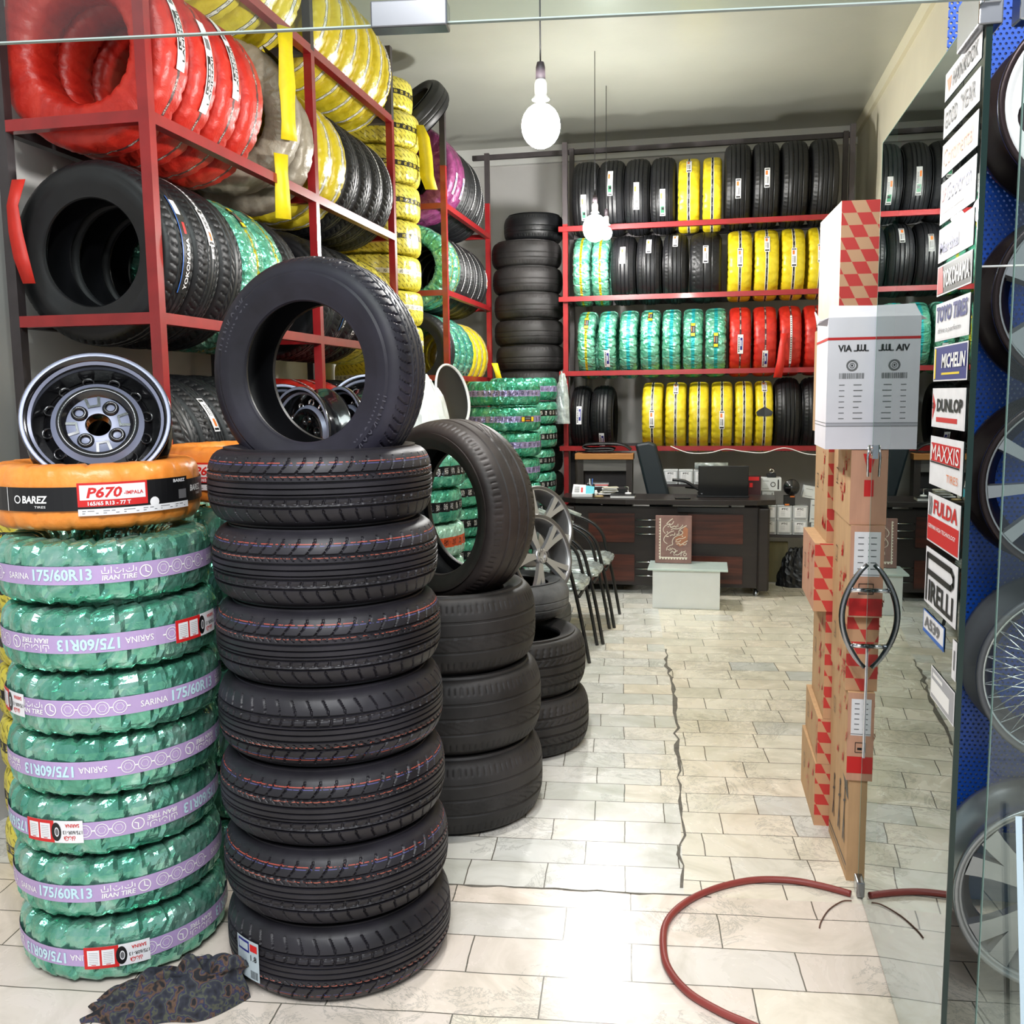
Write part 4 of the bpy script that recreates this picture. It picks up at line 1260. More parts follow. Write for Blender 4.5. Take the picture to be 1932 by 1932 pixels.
def alloy_wheel(label, loc, rot, R, W, kind, face, barrel, group=None):
    t = thing('alloy_wheel', label, 'wheel', loc, rot, group)
    mb = MB(); wheel_barrel(mb, R, W); mb.obj('rim', barrel, t)
    mb = MB(); wheel_face(kind, R, mb, W / 2 - .03)
    mb.obj('wheel_face', [face, BROWNH if kind == 'holes' else BLKPL, BARREL], t)
    return t
# display wall by the entrance
PX = Matrix.Identity(4)
struct(MB().box(0, 0, 0, .70, .006, 3.1).obj('wall_display', m_perforated(), None, (.572, 2.66, .40)))
slab('wall_entrance', .72, 3.05, 0, XR, 3.09, 3.9, flat('pale_backing', '#9fb0c8', .6))
DW = [(.855, 2.235, .215, 'holes', WHITEW, BARREL, 'white wheel with dark red oval holes, topmost on the blue panel'),
      (.865, 1.80, .217, 'five', SILVER, BARREL, 'silver five-spoke wheel with a dark barrel, second down on the blue panel'),
      (.855, 1.362, .217, 'multi', SILVER, BARREL, 'silver multi-spoke wheel in the middle of the blue panel'),
      (.875, .895, .222, 'wire', CHROME, GREYBARREL, 'grey wheel with chrome wire spokes, second from the bottom of the panel'),
      (.868, .328, .245, 'double', SILVER, SILVER, 'large silver wheel with paired spokes, lowest on the blue panel')]
for x, z, R, k, f_, b_, lab in DW:
    alloy_wheel(lab, (x, 2.545, z), (PI / 2, R_(12), 0), R, .185, k, f_, b_, 'wheels hung on the blue panel')
# wheels by the chairs
for i, (p, n_, lab) in enumerate([((-.86, 4.66, .93), (.75, -.6, .28), 'silver-grey alloy wheel leaning above the small grey tire, partly hidden'), ((-.815, 4.52, .80), (.80, -.52, .25), 'gunmetal alloy wheel with thin spokes leaning beside the chairs')]):
    alloy_wheel(lab, (p[0] - .02, p[1] + .05 + (.16 if i == 0 else 0), p[2] - (.03 if i == 0 else .01)), aim(n_, .3), .205, .14, 'alloy', SILVER, GUN)
# hub disc with white edge on a plastic bag
t = thing('wheel_cover', 'black disc with a white rim standing above the worn tires', 'wheel cover', (-1.345, 4.99, 1.585), aim((.97, -.25, .2)))
mb = MB(); mb.lathe([(.0005, -.03), (.12, -.02), (.165, .0)], 48); mb.obj('disc', BLKPL, t)
MB().lathe([(.165, -.004), (.176, .004), (.170, .014), (.162, .004)], 48, 0, True, None, True).obj('white_rim', WHITE, t)

# crumpled bag shape
def crumple(name, mat, label, cat, loc, sx, sy, sz, seed=1, nu=28, nv=18, amp=.22):
    rs = np.random.RandomState(seed)
    th = np.linspace(0, 2 * PI, nu, endpoint=False); ph = np.linspace(0.02, PI / 2 + .25, nv)
    V = np.zeros((nu, nv, 3))
    ks = rs.uniform(-1, 1, (9, 3)); ps = rs.uniform(0, 6, 9)
    for i in range(nu):
        for j in range(nv):
            d = np.array([math.sin(ph[j]) * math.cos(th[i]), math.sin(ph[j]) * math.sin(th[i]), math.cos(ph[j])])
            n_ = sum(abs(math.sin(4.5 * (k @ d) * (1 + .4 * q) + ps[q])) / (1 + .3 * q) for q, k in enumerate(ks)) / 4.5
            r = 1 + amp * (n_ - .6) + rs.uniform(-.015, .015)
            V[i, j] = d * r * np.array([sx, sy, sz])
            V[i, j, 2] = max(V[i, j, 2], 0.0)
    me = grid_mesh(name, V, [mat], np.zeros(nv - 1, int), True, False, None, False)
    return tag(link(me, name, None, loc), label, cat)
crumple('plastic_bag', BAG, 'crumpled white plastic bag heaped above the brownish standing tire', 'bag', (-1.46, 4.84, 1.297), .15, .15, .38, 5)
crumple('plastic_bag', FILM, 'clear plastic bag hanging on the corner post of the back rack', 'bag', (-1.20, 8.02, 1.34), .06, .05, .42, 8, 20, 14, .3)

# camouflage cloth on the floor
def cloth():
    nu, nv = 56, 40
    rs = np.random.RandomState(4)
    a, b = Vector((-1.53, 2.035)), Vector((-1.215, 2.19))
    V = np.zeros((nu, nv, 3))
    ks = rs.uniform(-1, 1, (10, 2)); ps = rs.uniform(0, 6, 10)
    for i in range(nu):
        for j in range(nv):
            u, v = i / (nu - 1), j / (nv - 1) * 2 - 1
            wd = .045 + .095 * math.sin(PI * min(1, u * .92 + .08)) ** .8 * (0.6 + .6 * u)
            x = -1.545 + .36 * u + .015 * math.sin(9 * v + 5 * u)
            y = 2.045 + .155 * u + v * wd * .8 + .012 * math.sin(14 * u)
            n_ = sum(abs(math.sin(9 * (k[0] * u * 1.6 + k[1] * v) + ps[q])) / (1 + .35 * q) for q, k in enumerate(ks)) / 4
            z = (1 - v * v) ** .5 * (.018 + .14 * u ** .8 * (1.1 - u * .6)) * (.35 + 1.0 * n_)
            V[i, j] = (x, y, max(.002, z))
    me = grid_mesh('camouflage_cloth', V, [m_camo()], np.zeros(nv - 1, int), False, False, None, True)
    tag(link(me, 'camouflage_cloth'), 'crumpled dark camouflage cloth on the floor by the front stacks', 'cloth')
cloth()

# ------------------------------------------------------------------ cartons
def carton(name, label, x0, y0, z0, w_, d, h, mats, rotz=0, group=None, deco=None, bevel=.003):
    """front face looks to -y; mats = (front, side, top)"""
    t = thing(name, label, 'box', (x0, y0, z0), (0, 0, rotz), group)
    mb = MB().box(0, 0, 0, w_, d, h)
    mb.m = [1, 2, 0, 1, 1, 1]
    o = mb.obj('carton', [mats[0], mats[1], mats[2]], t)
    uv = o.data.uv_layers.new(name='UVMap')
    for p in o.data.polygons:
        for li in p.loop_indices:
            c = o.data.vertices[o.data.loops[li].vertex_index].co
            uv.data[li].uv = (c.x if abs(p.normal.y) > .5 else c.y, c.z)
    if deco: deco(t, w_, d, h)
    return t
def side_marks(seed, n=9):
    """red stencil outlines and black marks on the long side that faces the aisle"""
    def f(t, w_, d, h):
        rs = random.Random(seed)
        mb = MB(); P = lambda x, y, lift: (-.0012 - lift, d - x, y)
        for k in range(n):
            x = d * (.45 + .5 * rs.random()); y = h * (.08 + .8 * rs.random()); a = .02 + .02 * rs.random(); b = .025 + .04 * rs.random()
            b = min(b, h * .95 - y)
            put_stroke(mb, [(x, y), (x + a * .3, y), (x + a * .3, y + b * .5), (x + a, y + b * .5), (x + a, y + b)], .0022, P, 0)
            if rs.random() < .4: put_rect(mb, x, y, x + a * .8, y + b * .4, P, 0, 1, .0004)
        x, y = d * .22, h * .45
        for q in (((0, 0), (.035, 0), (.035, .05), (0, .05), (0, 0)), ((.01, .012), (.025, .012), (.025, .03))):
            put_stroke(mb, [(x + i, y + j) for i, j in q], .0018, P, 1)
        mb.obj('printed_marks', [REDP, BLACKP], t)  # stencil outlines and marks printed on the carton side
    return f
def front_label(y0, y1, seed=1, red=True, full=False):
    def f(t, w_, d, h):
        side_marks(seed)(t, w_, d, h)
        mb = MB(); P = lambda x, y, lift: (x, -.0012 - lift, y)
        put_rect(mb, w_ * .12, y0, w_ * .88, y1, P, 0)
        for k in range(6):
            yy = y1 - (y1 - y0) * (.14 + .14 * k)
            put_rect(mb, w_ * .24, yy, w_ * .24 + w_ * .18, yy + .003, P, 3, 1, .0006); put_rect(mb, w_ * .56, yy, w_ * .56 + w_ * .2, yy + .003, P, 3, 1, .0006)
        put_rect(mb, w_ * .12, y0 + .004, w_ * .88, y0 + .006, P, 3, 1, .0006)
        mb.obj('paper_label', [WHITEP, REDP, BLACKP, GREYP], t)
        mb = MB()
        if red:
            yy = y0 - .055
            put_stroke(mb, [(w_ * .3, yy), (w_ * .62, yy), (w_ * .62, yy + .032), (w_ * .3, yy + .032), (w_ * .3, yy)], .001, P, 1)
            put_rect(mb, w_ * .38, yy + .007, w_ * .55, yy + .015, P, 1)
            put_rect(mb, 0.001, yy - .07, w_ - .001, yy - .015, P, 0)
            mb.obj('printed_marks', [REDP, BLACKP], t)
    return f
def plain_front(seed):
    def f(t, w_, d, h):
        side_marks(seed)(t, w_, d, h)
        mb = MB(); P = lambda x, y, lift: (x, -.0012 - lift, y)
        mb.add([P(w_ * .35, h * .95, 0), P(w_ * .75, h * .95, 0), P(w_ * .6, h * .70, 0), P(w_ * .5, h * .70, 0)], [(0, 1, 2, 3)], 0)
        put_rect(mb, w_ * .4, h * .38, w_ * .8, h * .6, P, 0)
        mb.obj('printed_marks', [REDP], t)
    return f
FX = .478
# stack against the end of the glass door (front faces at Y = 3.09)
def figures(t, w_, d, h):
    mb = MB(); P = lambda x, y, lift: (-.0012 - lift, d - x, y)
    put_rect(mb, .01, .045, d - .01, .052, P, 1)
    put_rect(mb, .01, .030, d - .01, .033, P, 1)
    for cx_, s in ((.10, 1), (.21, 1.1), (.30, 1.2)):
        put_disc(mb, cx_, .25 * s, .012, P, 1)
        put_stroke(mb, [(cx_, .24 * s), (cx_ - .004, .16 * s), (cx_ - .018, .11), ], .006, P, 1); put_stroke(mb, [(cx_ - .004, .16 * s), (cx_ + .012, .11)], .005, P, 1)
        put_stroke(mb, [(cx_ - .02, .20 * s), (cx_ + .02, .215 * s)], .004, P, 1)
    mb.add([P(.24, h - .01, 0), P(.33, h - .01, 0), P(.36, h - .07, 0), P(.33, h - .07, 0)], [(0, 1, 2, 3)], 1)
    mb.obj('printed_marks', [REDP, BLACKP], t)  # figures and lines printed on the carton side
carton('cardboard_box', 'kraft cardboard box printed with black figures, on the floor by the glass door', .462, 3.10, 0, .05, .36, .345, (KRAFT, KRAFT, KRAFT), R_(2), None, figures)
carton('cardboard_box', 'cardboard box with a white label, resting on the box with black figures', .450, 3.09, .346, .082, .40, .29, (KRAFTP, KRAFT, KRAFT), 0, None, front_label(.15, .27, 3))
carton('cardboard_box', 'cardboard box with red checks behind the curved door handle', .442, 3.11, .637, .084, .36, .245, (CHECK, KRAFT, KRAFT), 0, None, side_marks(5, 12))
carton('cardboard_box', 'cardboard box with a folded white sheet taped on, above the door handle', .440, 3.08, .883, .094, .40, .29, (KRAFTP, KRAFT, KRAFT), 0, None, front_label(.13, .27, 7))
carton('cardboard_box', 'pinkish cardboard box directly under the white wheel box', .436, 3.09, 1.174, .10, .40, .232, (KRAFTP, KRAFT, KRAFT), 0, None, plain_front(9))
# far stack
carton('cardboard_box', 'lowest red-checked cardboard box on the floor of the far stack', .402, 3.50, 0, .10, .42, .235, (CHECK, KRAFT, KRAFT), R_(1), None, side_marks(21, 4))
carton('cardboard_box', 'second red-checked cardboard box of the far stack, above the floor one', .407, 3.50, .236, .10, .42, .17, (CHECK, KRAFT, KRAFT), 0, None, side_marks(22, 4))
carton('cardboard_box', 'tall kraft cardboard box with red stencil marks in the far stack', .424, 3.50, .407, .10, .38, .40, (CHECK, KRAFT, KRAFT), 0, None, side_marks(23, 14))
carton('cardboard_box', 'red-checked cardboard box jutting out of the far stack at desk height', .378, 3.48, .808, .13, .42, .245, (CHECK, KRAFTP, KRAFT), 0, None, side_marks(24, 8))
carton('cardboard_box', 'plain kraft cardboard box above the jutting checked one', .418, 3.50, 1.054, .10, .40, .38, (CHECK, KRAFT, KRAFT), 0, None, side_marks(25, 10))
carton('cardboard_box', 'kraft cardboard box hidden behind the white wheel box', .405, 3.52, 1.435, .14, .40, .38, (CHECK, KRAFT, KRAFT), 0)
carton('cardboard_box', 'tall pale box with a red-checked front, topmost beside the glass door', .430, 3.44, 1.816, .165, .42, .40, (CHECK, flat('cream_cardboard', '#ded0b6', .6, 0, .1, 12), KRAFT), R_(3))
# white wheel box with open flap
def white_box():
    x0, y0, z0 = .357, 3.085, 1.408
    w_, d, h = .245, .30, .40
    t = thing('cardboard_box', 'white wheel box with a red line and an open flap, beside the door edge', 'box', (x0, y0, z0))
    mb = MB()
    T = .004
    for b in ((0, 0, 0, w_, T, h), (0, d - T, 0, w_, d, h), (0, T, 0, T, d - T, h), (w_ - T, T, 0, w_, d - T, h), (T, T, 0, w_ - T, d - T, T)): mb.box(*b)
    mb.obj('carton', WHITEBOX, t)
    # flaps: front one leaning back, left one half closed
    MB().add([(0, 0, h), (w_, 0, h), (w_ - .03, .05, h + .035), (.01, .05, h + .040)], [(0, 1, 2, 3)]).obj('flap', WHITEBOX, t).modifiers.new('s', 'SOLIDIFY').thickness = .003
    MB().add([(0, 0, h), (0, d, h), (-.012, d - .03, h + .04), (-.02, .03, h - .006)], [(0, 1, 2, 3)]).obj('flap', WHITEBOX, t).modifiers.new('s', 'SOLIDIFY').thickness = .003
    mb = MB(); P = lambda x, y, lift: (x, -.0010 - lift, y); Q = lambda x, y, lift: (-.0010 - lift, d - x, y)
    put_rect(mb, 0, h - .068, w_, h - .060, P, 0); put_rect(mb, 0, h - .068, d, h - .060, Q, 0)
    put_text(mb, 'VIA', .030, h - .103, .040, .020, P, 1, .03)
    put_stroke(mb, [(.076, h - .101), (.086, h - .101), (.086, h - .083)], .0016, P, 1)
    put_stroke(mb, [(.089, h - .083), (.089, h - .099), (.094, h - .101), (.097, h - .099), (.097, h - .083)], .0016, P, 1)
    put_stroke(mb, [(.097, h - .099), (.103, h - .101), (.106, h - .097), (.106, h - .083)], .0016, P, 1)
    put_stroke(mb, [(.109, h - .083), (.109, h - .101), (.118, h - .101)], .0016, P, 1)
    cx_ = .072; cy = h - .145
    put_ring(mb, cx_, cy, .017, .005, P, 2); put_ring(mb, cx_, cy, .008, .002, P, 2); put_disc(mb, cx_, cy, .003, P, 1)
    rs = random.Random(2)
    x = .035
    while x < .108:
        ww = rs.choice([.0012, .002, .003]); put_rect(mb, x, h - .185, x + ww, h - .168, P, 2); x += ww + rs.choice([.001, .002])
    for k in range(7):
        yy = h - .205 - k * .017
        put_rect(mb, .036, yy, .052, yy + .0022, P, 2); put_rect(mb, .078, yy, .078 + rs.uniform(.01, .028), yy + .0026, P, 2)
    put_rect(mb, 0, .080, w_, .0815, P, 2); put_rect(mb, 0, .070, w_, .0715, P, 2); put_rect(mb, 0, .0715, w_, .080, P, 3); put_rect(mb, 0, .080, d, .0815, Q, 2); put_rect(mb, 0, .070, d, .0715, Q, 2)
    mb.obj('printed_marks', [REDP, BLACKP, GREYP, flat('pale_grey_tape', '#b9b8c0', .4)], t)
white_box()

# ------------------------------------------------------------------ glass front
DG_ = m_glass('door_glass', (0.80, 0.90, 0.88, 1), 1.25, 0.03)
EDGE = flat('dark_green_glass_edge', '#0e2420', 0.15)
PALEEDGE = flat('pale_green_glass_edge', '#8fb8a8', 0.15)
DX, DY0, DY1, DZ0, DZ1 = .49, 1.975, 3.045, .012, 2.30
t = bpy.data.objects.new('door_1', None); COL.objects.link(t); t.location = (DX, DY0, 0); struct(t)
door = t
L = DY1 - DY0
MB().box(0, .0, DZ0, .010, L, DZ1).obj('glass_pane', DG_, t)
MB().box(-.0005, -.004, DZ0, .0105, -.0002, DZ1).obj('near_edge', EDGE, t)
MB().box(-.0004, L + .0002, DZ0, .0104, L + .002, DZ1).obj('far_edge', PALEEDGE, t)
MB().box(-.0004, 0, DZ1 + .0002, .0104, L, DZ1 + .002).obj('top_edge', PALEEDGE, t)
# patch fitting at the top hinge
MB().box(-.016, -.01, DZ1 - .055, .026, .15, DZ1 + .035).obj('patch_fitting', STEEL, t, bevel=.003)
MB().box(-.010, -.018, DZ1 - .02, .020, -.004, DZ1 + .05).obj('pivot_plate', CHROME, t, bevel=.002)
# bottom corner clamp with lock
MB().box(-.012, L - .06, 0.004, .022, L + .004, .055).obj('floor_lock', STEEL, t, bevel=.004)
# curved handle: arc bar bowed into the aisle, mirrored by the glass itself
h_ = MB(); pts = []
for i in range(21):
    u = i / 20 * 2 - 1
    pts.append((-.010 - .070 * math.cos(u * PI / 2) ** .8, L - .045, .905 + u * .160))
h_.tube(pts, [.0095 - .003 * abs(i / 10 - 1) ** 3 for i in range(21)], 12)
hd = h_.obj('door_handle', STEEL, t)
MB().tube([(-.062, L - .045, .985), (.0, L - .045, .985)], .007, 10).tube([(-.05, L - .045, .812), (.0, L - .045, .812)], .007, 10).obj('handle_mount', CHROME, hd)
# hasp above the handle
mb = MB(); mb.lathe([(.016, 0), (.016, .006), (.006, .007), (.006, 0)], 20, 0, True, Matrix.Translation((-.004, L - .03, 1.408)) @ Matrix.Rotation(-PI / 2, 4, 'Y'))
mb.box(-.008, L - .055, 1.385, 0, L - .008, 1.425); mb.tube([(-.014, L - .03, 1.425), (-.018, L - .03, 1.39), (-.016, L - .03, 1.33)], .0035, 8)
mb.obj('hasp', CHROME, t)
mb = MB().box(-.003, L - .030, .45, -.0008, L - .018, .80)
mb.obj('paper_strip', WHITEP, t)
# brand stickers
def st_place(yc):
    # x along the glass towards the hinge (reads left to right for the camera), y up
    return lambda x, y, lift: (-.0014 - lift, .300 - x, y)
def sticker(z0, z1, label, bg, draw=None, x0=.0, x1=.282, border=WHITEP):
    mb = MB(); P = st_place(0)
    mats = [border, bg]
    put_rect(mb, x0, z0, x1, z1, P, 0)
    put_rect(mb, x0 + .006, z0 + .003, x1 - .006, z1 - .003, P, 1, 1, .0004)
    ms = [border, bg, BLACKP, REDP, NAVYP, WHITE, YELLOWP, GREYP, ORANGEP, BLUEP]
    Q = lambda x, y, lift: P(x, y, lift + .0006)
    if draw: draw(mb, Q)
    o = mb.obj('brand_sticker', ms, door)
    o['label'] = label
def T(s, x, y, w_, h, mi, bold=.02, slant=0.): return lambda mb, Q: put_text(mb, s, x, y, w_, h, Q, mi, bold, slant)
def many(*fs): return lambda mb, Q: [f(mb, Q) for f in fs]
def Rr(x0, y0, x1, y1, mi): return lambda mb, Q: put_rect(mb, x0, y0, x1, y1, Q, mi, 1, .0003)
def Pl(pts, mi): return lambda mb, Q: mb.add([Q(x, y, .0003) for x, y in pts], [tuple(range(len(pts)))], mi)
def Stk(pts, tt, mi): return lambda mb, Q: put_stroke(mb, pts, tt, Q, mi)
sticker(2.196, 2.252, 'white sticker with an orange wing mark and dark lettering', WHITEP, many(Pl([(.018, 2.236), (.058, 2.236), (.050, 2.214), (.036, 2.206)], 8), T('HANKOOK', .070, 2.208, .19, .030, 2, .02, .1)))
sticker(2.120, 2.182, 'white sticker with dark capital lettering and a winged shoe', WHITEP, many(T('GOOD', .016, 2.134, .10, .034, 2, .01), T('YEAR', .150, 2.134, .105, .034, 2, .01), Pl([(.120, 2.132), (.146, 2.160), (.140, 2.168), (.152, 2.172), (.138, 2.150)], 2)))
sticker(2.040, 2.106, 'white sticker with orange lettering', WHITEP, T('Continental', .014, 2.056, .235, .036, 8, .0))
sticker(1.940, 2.026, 'white sticker with red and blue lettering', WHITEP, many(T('BF', .014, 1.985, .034, .026, 3, .02, .1), T('Goodrich', .052, 1.980, .195, .036, 4, .01, .1), Rr(.02, 1.958, .2, 1.961, 7)))
sticker(1.859, 1.930, 'white sticker with small blue lettering', WHITEP, T('Marshal', .016, 1.875, .16, .026, 4, .02))
sticker(1.788, 1.851, 'black sticker with a red end and white capital lettering', BLACKP, many(Pl([(.007, 1.792), (.060, 1.792), (.048, 1.848), (.007, 1.848)], 3), T('YOKOHAMA', .058, 1.801, .212, .036, 5, .02)))
sticker(1.691, 1.771, 'white sticker with slanted blue lettering', WHITEP, many(T('TOYO TIRES', .012, 1.730, .255, .034, 4, .04, .1), T('drive a perform', .03, 1.704, .19, .014, 7, .0, .3)))
sticker(1.605, 1.680, 'blue sticker with white lettering and a yellow line', NAVYP, many(Rr(.008, 1.610, .022, 1.675, 6), T('MICHELIN', .078, 1.632, .190, .030, 5, .03, .1), Rr(.075, 1.618, .225, 1.6225, 6)))
sticker(1.506, 1.590, 'white sticker with black serif lettering and a red bar', WHITEP, many(Pl([(.008, 1.520), (.036, 1.552), (.008, 1.580)], 3), T('D', .010, 1.546, .014, .013, 2, .02), T('DUNLOP', .052, 1.540, .215, .028, 2, .04), Rr(.045, 1.518, .225, 1.528, 3)))
sticker(1.379, 1.486, 'white sticker with heavy red lettering', WHITEP, many(Rr(.012, 1.432, .262, 1.472, 3), T('MAXXIS', .018, 1.435, .238, .034, 5, .0), Stk([(.012, 1.430), (.262, 1.430)], .0015, 2), T('TIRES', .160, 1.396, .095, .016, 8, -.005)))
sticker(1.252, 1.360, 'white and red sticker with red lettering', WHITEP, many(T('FULDA', .060, 1.318, .205, .032, 3, .03, .1), Stk([(.018, 1.352), (.026, 1.335), (.020, 1.314)], .004, 7), Stk([(.036, 1.352), (.044, 1.335), (.036, 1.314)], .003, 2), Rr(.006, 1.256, .276, 1.310, 3), T('GERMAN HIGH TECHNOLOGY', .018, 1.284, .240, .009, 5, .01)))
sticker(1.112, 1.238, 'white sticker with stretched black lettering', WHITEP, many(Stk([(.022, 1.122), (.022, 1.222), (.235, 1.222), (.255, 1.212), (.255, 1.196), (.235, 1.186), (.03, 1.186)], .0065, 2), T('IRELLI', .045, 1.122, .215, .048, 2, .03)))
sticker(1.042, 1.094, 'small blue and white sticker with grey characters', WHITEP, many(T('A539', .020, 1.058, .14, .026, 7, .03), Rr(.004, 1.044, .19, 1.052, 9)), -.002, .196, BLUEP)
sticker(.918, .988, 'frosted white sticker showing its pale back', flat('frosted_grey', '#a9aaae', .5), many(Rr(.105, .930, .262, .962, 5), Rr(.115, .970, .20, .978, 5)), .095, .300)
sticker(1.010, 1.09, 'narrow white sticker at the door edge', WHITEP, Rr(.280, 1.03, .29, 1.07, 7), .266, .300)

# storefront glazing, turned a little against the room
FA = R_(6.7)
def fr(s, z=0.0, off=0.0):   # along the facade from the door hinge
    return (.49 + s * math.cos(FA) - off * math.sin(FA), 1.955 + s * math.sin(FA) + off * math.cos(FA), z)
TG = m_glass('transom_glass', (0.93, 0.97, 0.95, 1), 0.7, 0.01)
t = bpy.data.objects.new('window_1', None); COL.objects.link(t); t.location = fr(0); t.rotation_euler = (0, 0, FA); struct(t)
ZTb = 2.287
MB().box(-3.1, -.005, ZTb, -.03, .005, 3.9).obj('glass_pane', TG, t)
MB().box(-3.1, -.0055, ZTb - .003, .0, .0055, ZTb - .0003).obj('glass_edge', flat('grey_glass_edge', '#9aa8a4', .2), t)
MB().box(-1.13, -.022, ZTb - .012, -.985, .022, ZTb + .036).obj('patch_fitting', STEEL, t, bevel=.003)
t = bpy.data.objects.new('window_2', None); COL.objects.link(t); t.location = fr(0); t.rotation_euler = (0, 0, FA); struct(t)
MB().box(.065, -.003, .02, .95, .003, 2.30).obj('glass_pane', TG, t)
MB().box(.0635, -.003, .02, .0648, .003, 2.30).obj('glass_edge', flat('grey_green_edge', '#6d8780', .2), t)
MB().box(.045, -.02, 2.24, .16, .02, 2.36).obj('patch_fitting', CHROME, t, bevel=.003)
MB().tube([(.03, .10, 1.825), (.95, .10, 1.832)], .0022, 8).obj('support_rod', WHITE, t)
tag(MB().box(-.006, 0, 0, .006, .001, .62).obj('measuring_tape_strip', flat('pale_blue_tape', '#b6ccd8', .4), None, (.648, 1.935, .14), (0, R_(-4), 0)), 'pale blue plastic strip hanging on the side glass near the large silver wheel', 'strip')

# red hose and thin wire by the door
def smooth_path(P, n=8):
    P = [Vector(p) for p in P]; out = []
    for i in range(len(P) - 1):
        p0 = P[max(0, i - 1)]; p1 = P[i]; p2 = P[i + 1]; p3 = P[min(len(P) - 1, i + 2)]
        for k in range(n):
            s = k / n
            out.append(.5 * ((2 * p1) + (-p0 + p2) * s + (2 * p0 - 5 * p1 + 4 * p2 - p3) * s * s + (-p0 + 3 * p1 - 3 * p2 + p3) * s ** 3))
    out.append(P[-1]); return out
hz = .011
hp = [(.462, 2.995), (.38, 3.028), (.297, 3.047), (.205, 3.04), (.129, 3.012), (.040, 2.95), (-.038, 2.865), (-.092, 2.76), (-.108, 2.656), (-.092, 2.51), (-.035, 2.40), (.05, 2.33), (.135, 2.285), (.24, 2.22), (.36, 2.0), (.40, 1.7), (.42, 1.2)]
tag(MB().tube(smooth_path([(x, y, hz) for x, y in hp]), .0105, 10).obj('hose', HOSE), 'red rubber hose looping across the floor to the glass door', 'hose')
tag(MB().tube(smooth_path([(.460, 2.965, .004), (.43, 2.955, .004), (.385, 2.90, .003), (.355, 2.83, .003), (.345, 2.79, .003)]), .0022, 6).obj('wire', flat('rusty_wire', '#6a4a3c', .6)), 'thin curved wire on the floor below the hose end', 'wire')

# ------------------------------------------------------------------ lamps
bulbm = m_emit('lamp_glow', (1, .98, .95, 1), 430)
def lamp(x, y, zb, label, r=.062, power=None, group='hanging bulbs'):
    t = thing('pendant_bulb', label, 'lamp', (x, y, ZC), (0, 0, 0), group)
    d = ZC - zb
    MB().tube([(0, 0, 0), (0, 0, -d + r + .13)], .0028, 6).obj('cord', BLKPL, t)
    MB().lathe([(.0005, 0), (.012, -.003), (.016, -.02), (.017, -.06), (.0005, -.06)], 20).obj('socket', flat('dark_socket', '#3a3238', .5), t, (0, 0, -d + r + .145))
    MB().lathe([(.017, 0), (.021, -.012), (.021, -.05), (.03, -.065)], 20).obj('bulb_neck', WHITE, t, (0, 0, -d + r + .085))
    prof = [(r * math.sin(PI * k / 12) + .0004, r * 1.12 * math.cos(PI * k / 12)) for k in range(13)]
    MB().lathe(prof, 28).obj('glowing_bulb', bulbm if power is None else power, t, (0, 0, -d))
    return t
lamp(-.572, 3.36, 2.50, 'glowing bulb hanging nearest the entrance', .066)
lamp(-.80, 6.95, 2.755, 'glowing bulb hanging in front of the back rack', .085)  # radius enlarged so the shape takes in some of the bulb's glare
lamp(-.80, 7.72, 2.84, 'third glowing bulb, small and close behind the second one', .045)
# lamp over the pavement outside, above and behind the camera
lamp(-.35, .75, 3.05, 'glowing bulb hanging over the entrance step', .062)

# ------------------------------------------------------------------ desk and back corner
DYF = 7.47
def desk():
    t = thing('office_desk', 'wide dark brown desk with reddish panels at the back', 'desk', (-1.12, DYF, 0))
    W = 1.60
    mb = MB()
    # curved top
    pts = [(-.02, .10), (.10, .02), (.5, -.03), (1.1, -.035), (1.5, -.01), (W + .04, .04), (W + .06, .42), (-.04, .42)]
    mb.prism(pts, .725, .765); mb.obj('desktop', DESKD, t, bevel=.004)
    mb = MB(); mb.box(.06, .06, .07, W - .04, .09, .70); mb.obj('front_panel', DESKD, t)
    for x in (0.0, W - .09):
        MB().box(x, .03, .05, x + .09, .40, .70).obj('side_panel', DESKD, t, bevel=.015)
    for x0, x1 in ((.20, .565), (.98, 1.40)):
        MB().box(x0, .045, .415, x1, .062, .645).obj('wood_panel', DESKR, t)
        MB().box(x0, .045, .10, x1, .062, .315).obj('wood_panel', DESKR, t)
    for z in (.595, .540, .482, .258, .202, .147):
        MB().tube([(.572, .050, z), (.785, .050, z)], .005, 8).obj('chrome_strip', CHROME, t)
    for x in (.30, 1.30):
        MB().tube([(x, .10, .69), (x, .10, .726)], .011, 12).obj('standoff', STEEL, t)
    for x in (.12, W - .09):
        MB().lathe([(.022, 0), (.022, .05), (.0005, .05)], 16).obj('foot', STEEL, t, (x, .12, 0))
    MB().box(.90, .02, .665, 1.30, .05, .70).obj('cable_tray', BLKPL, t)
desk()
ZD = .766
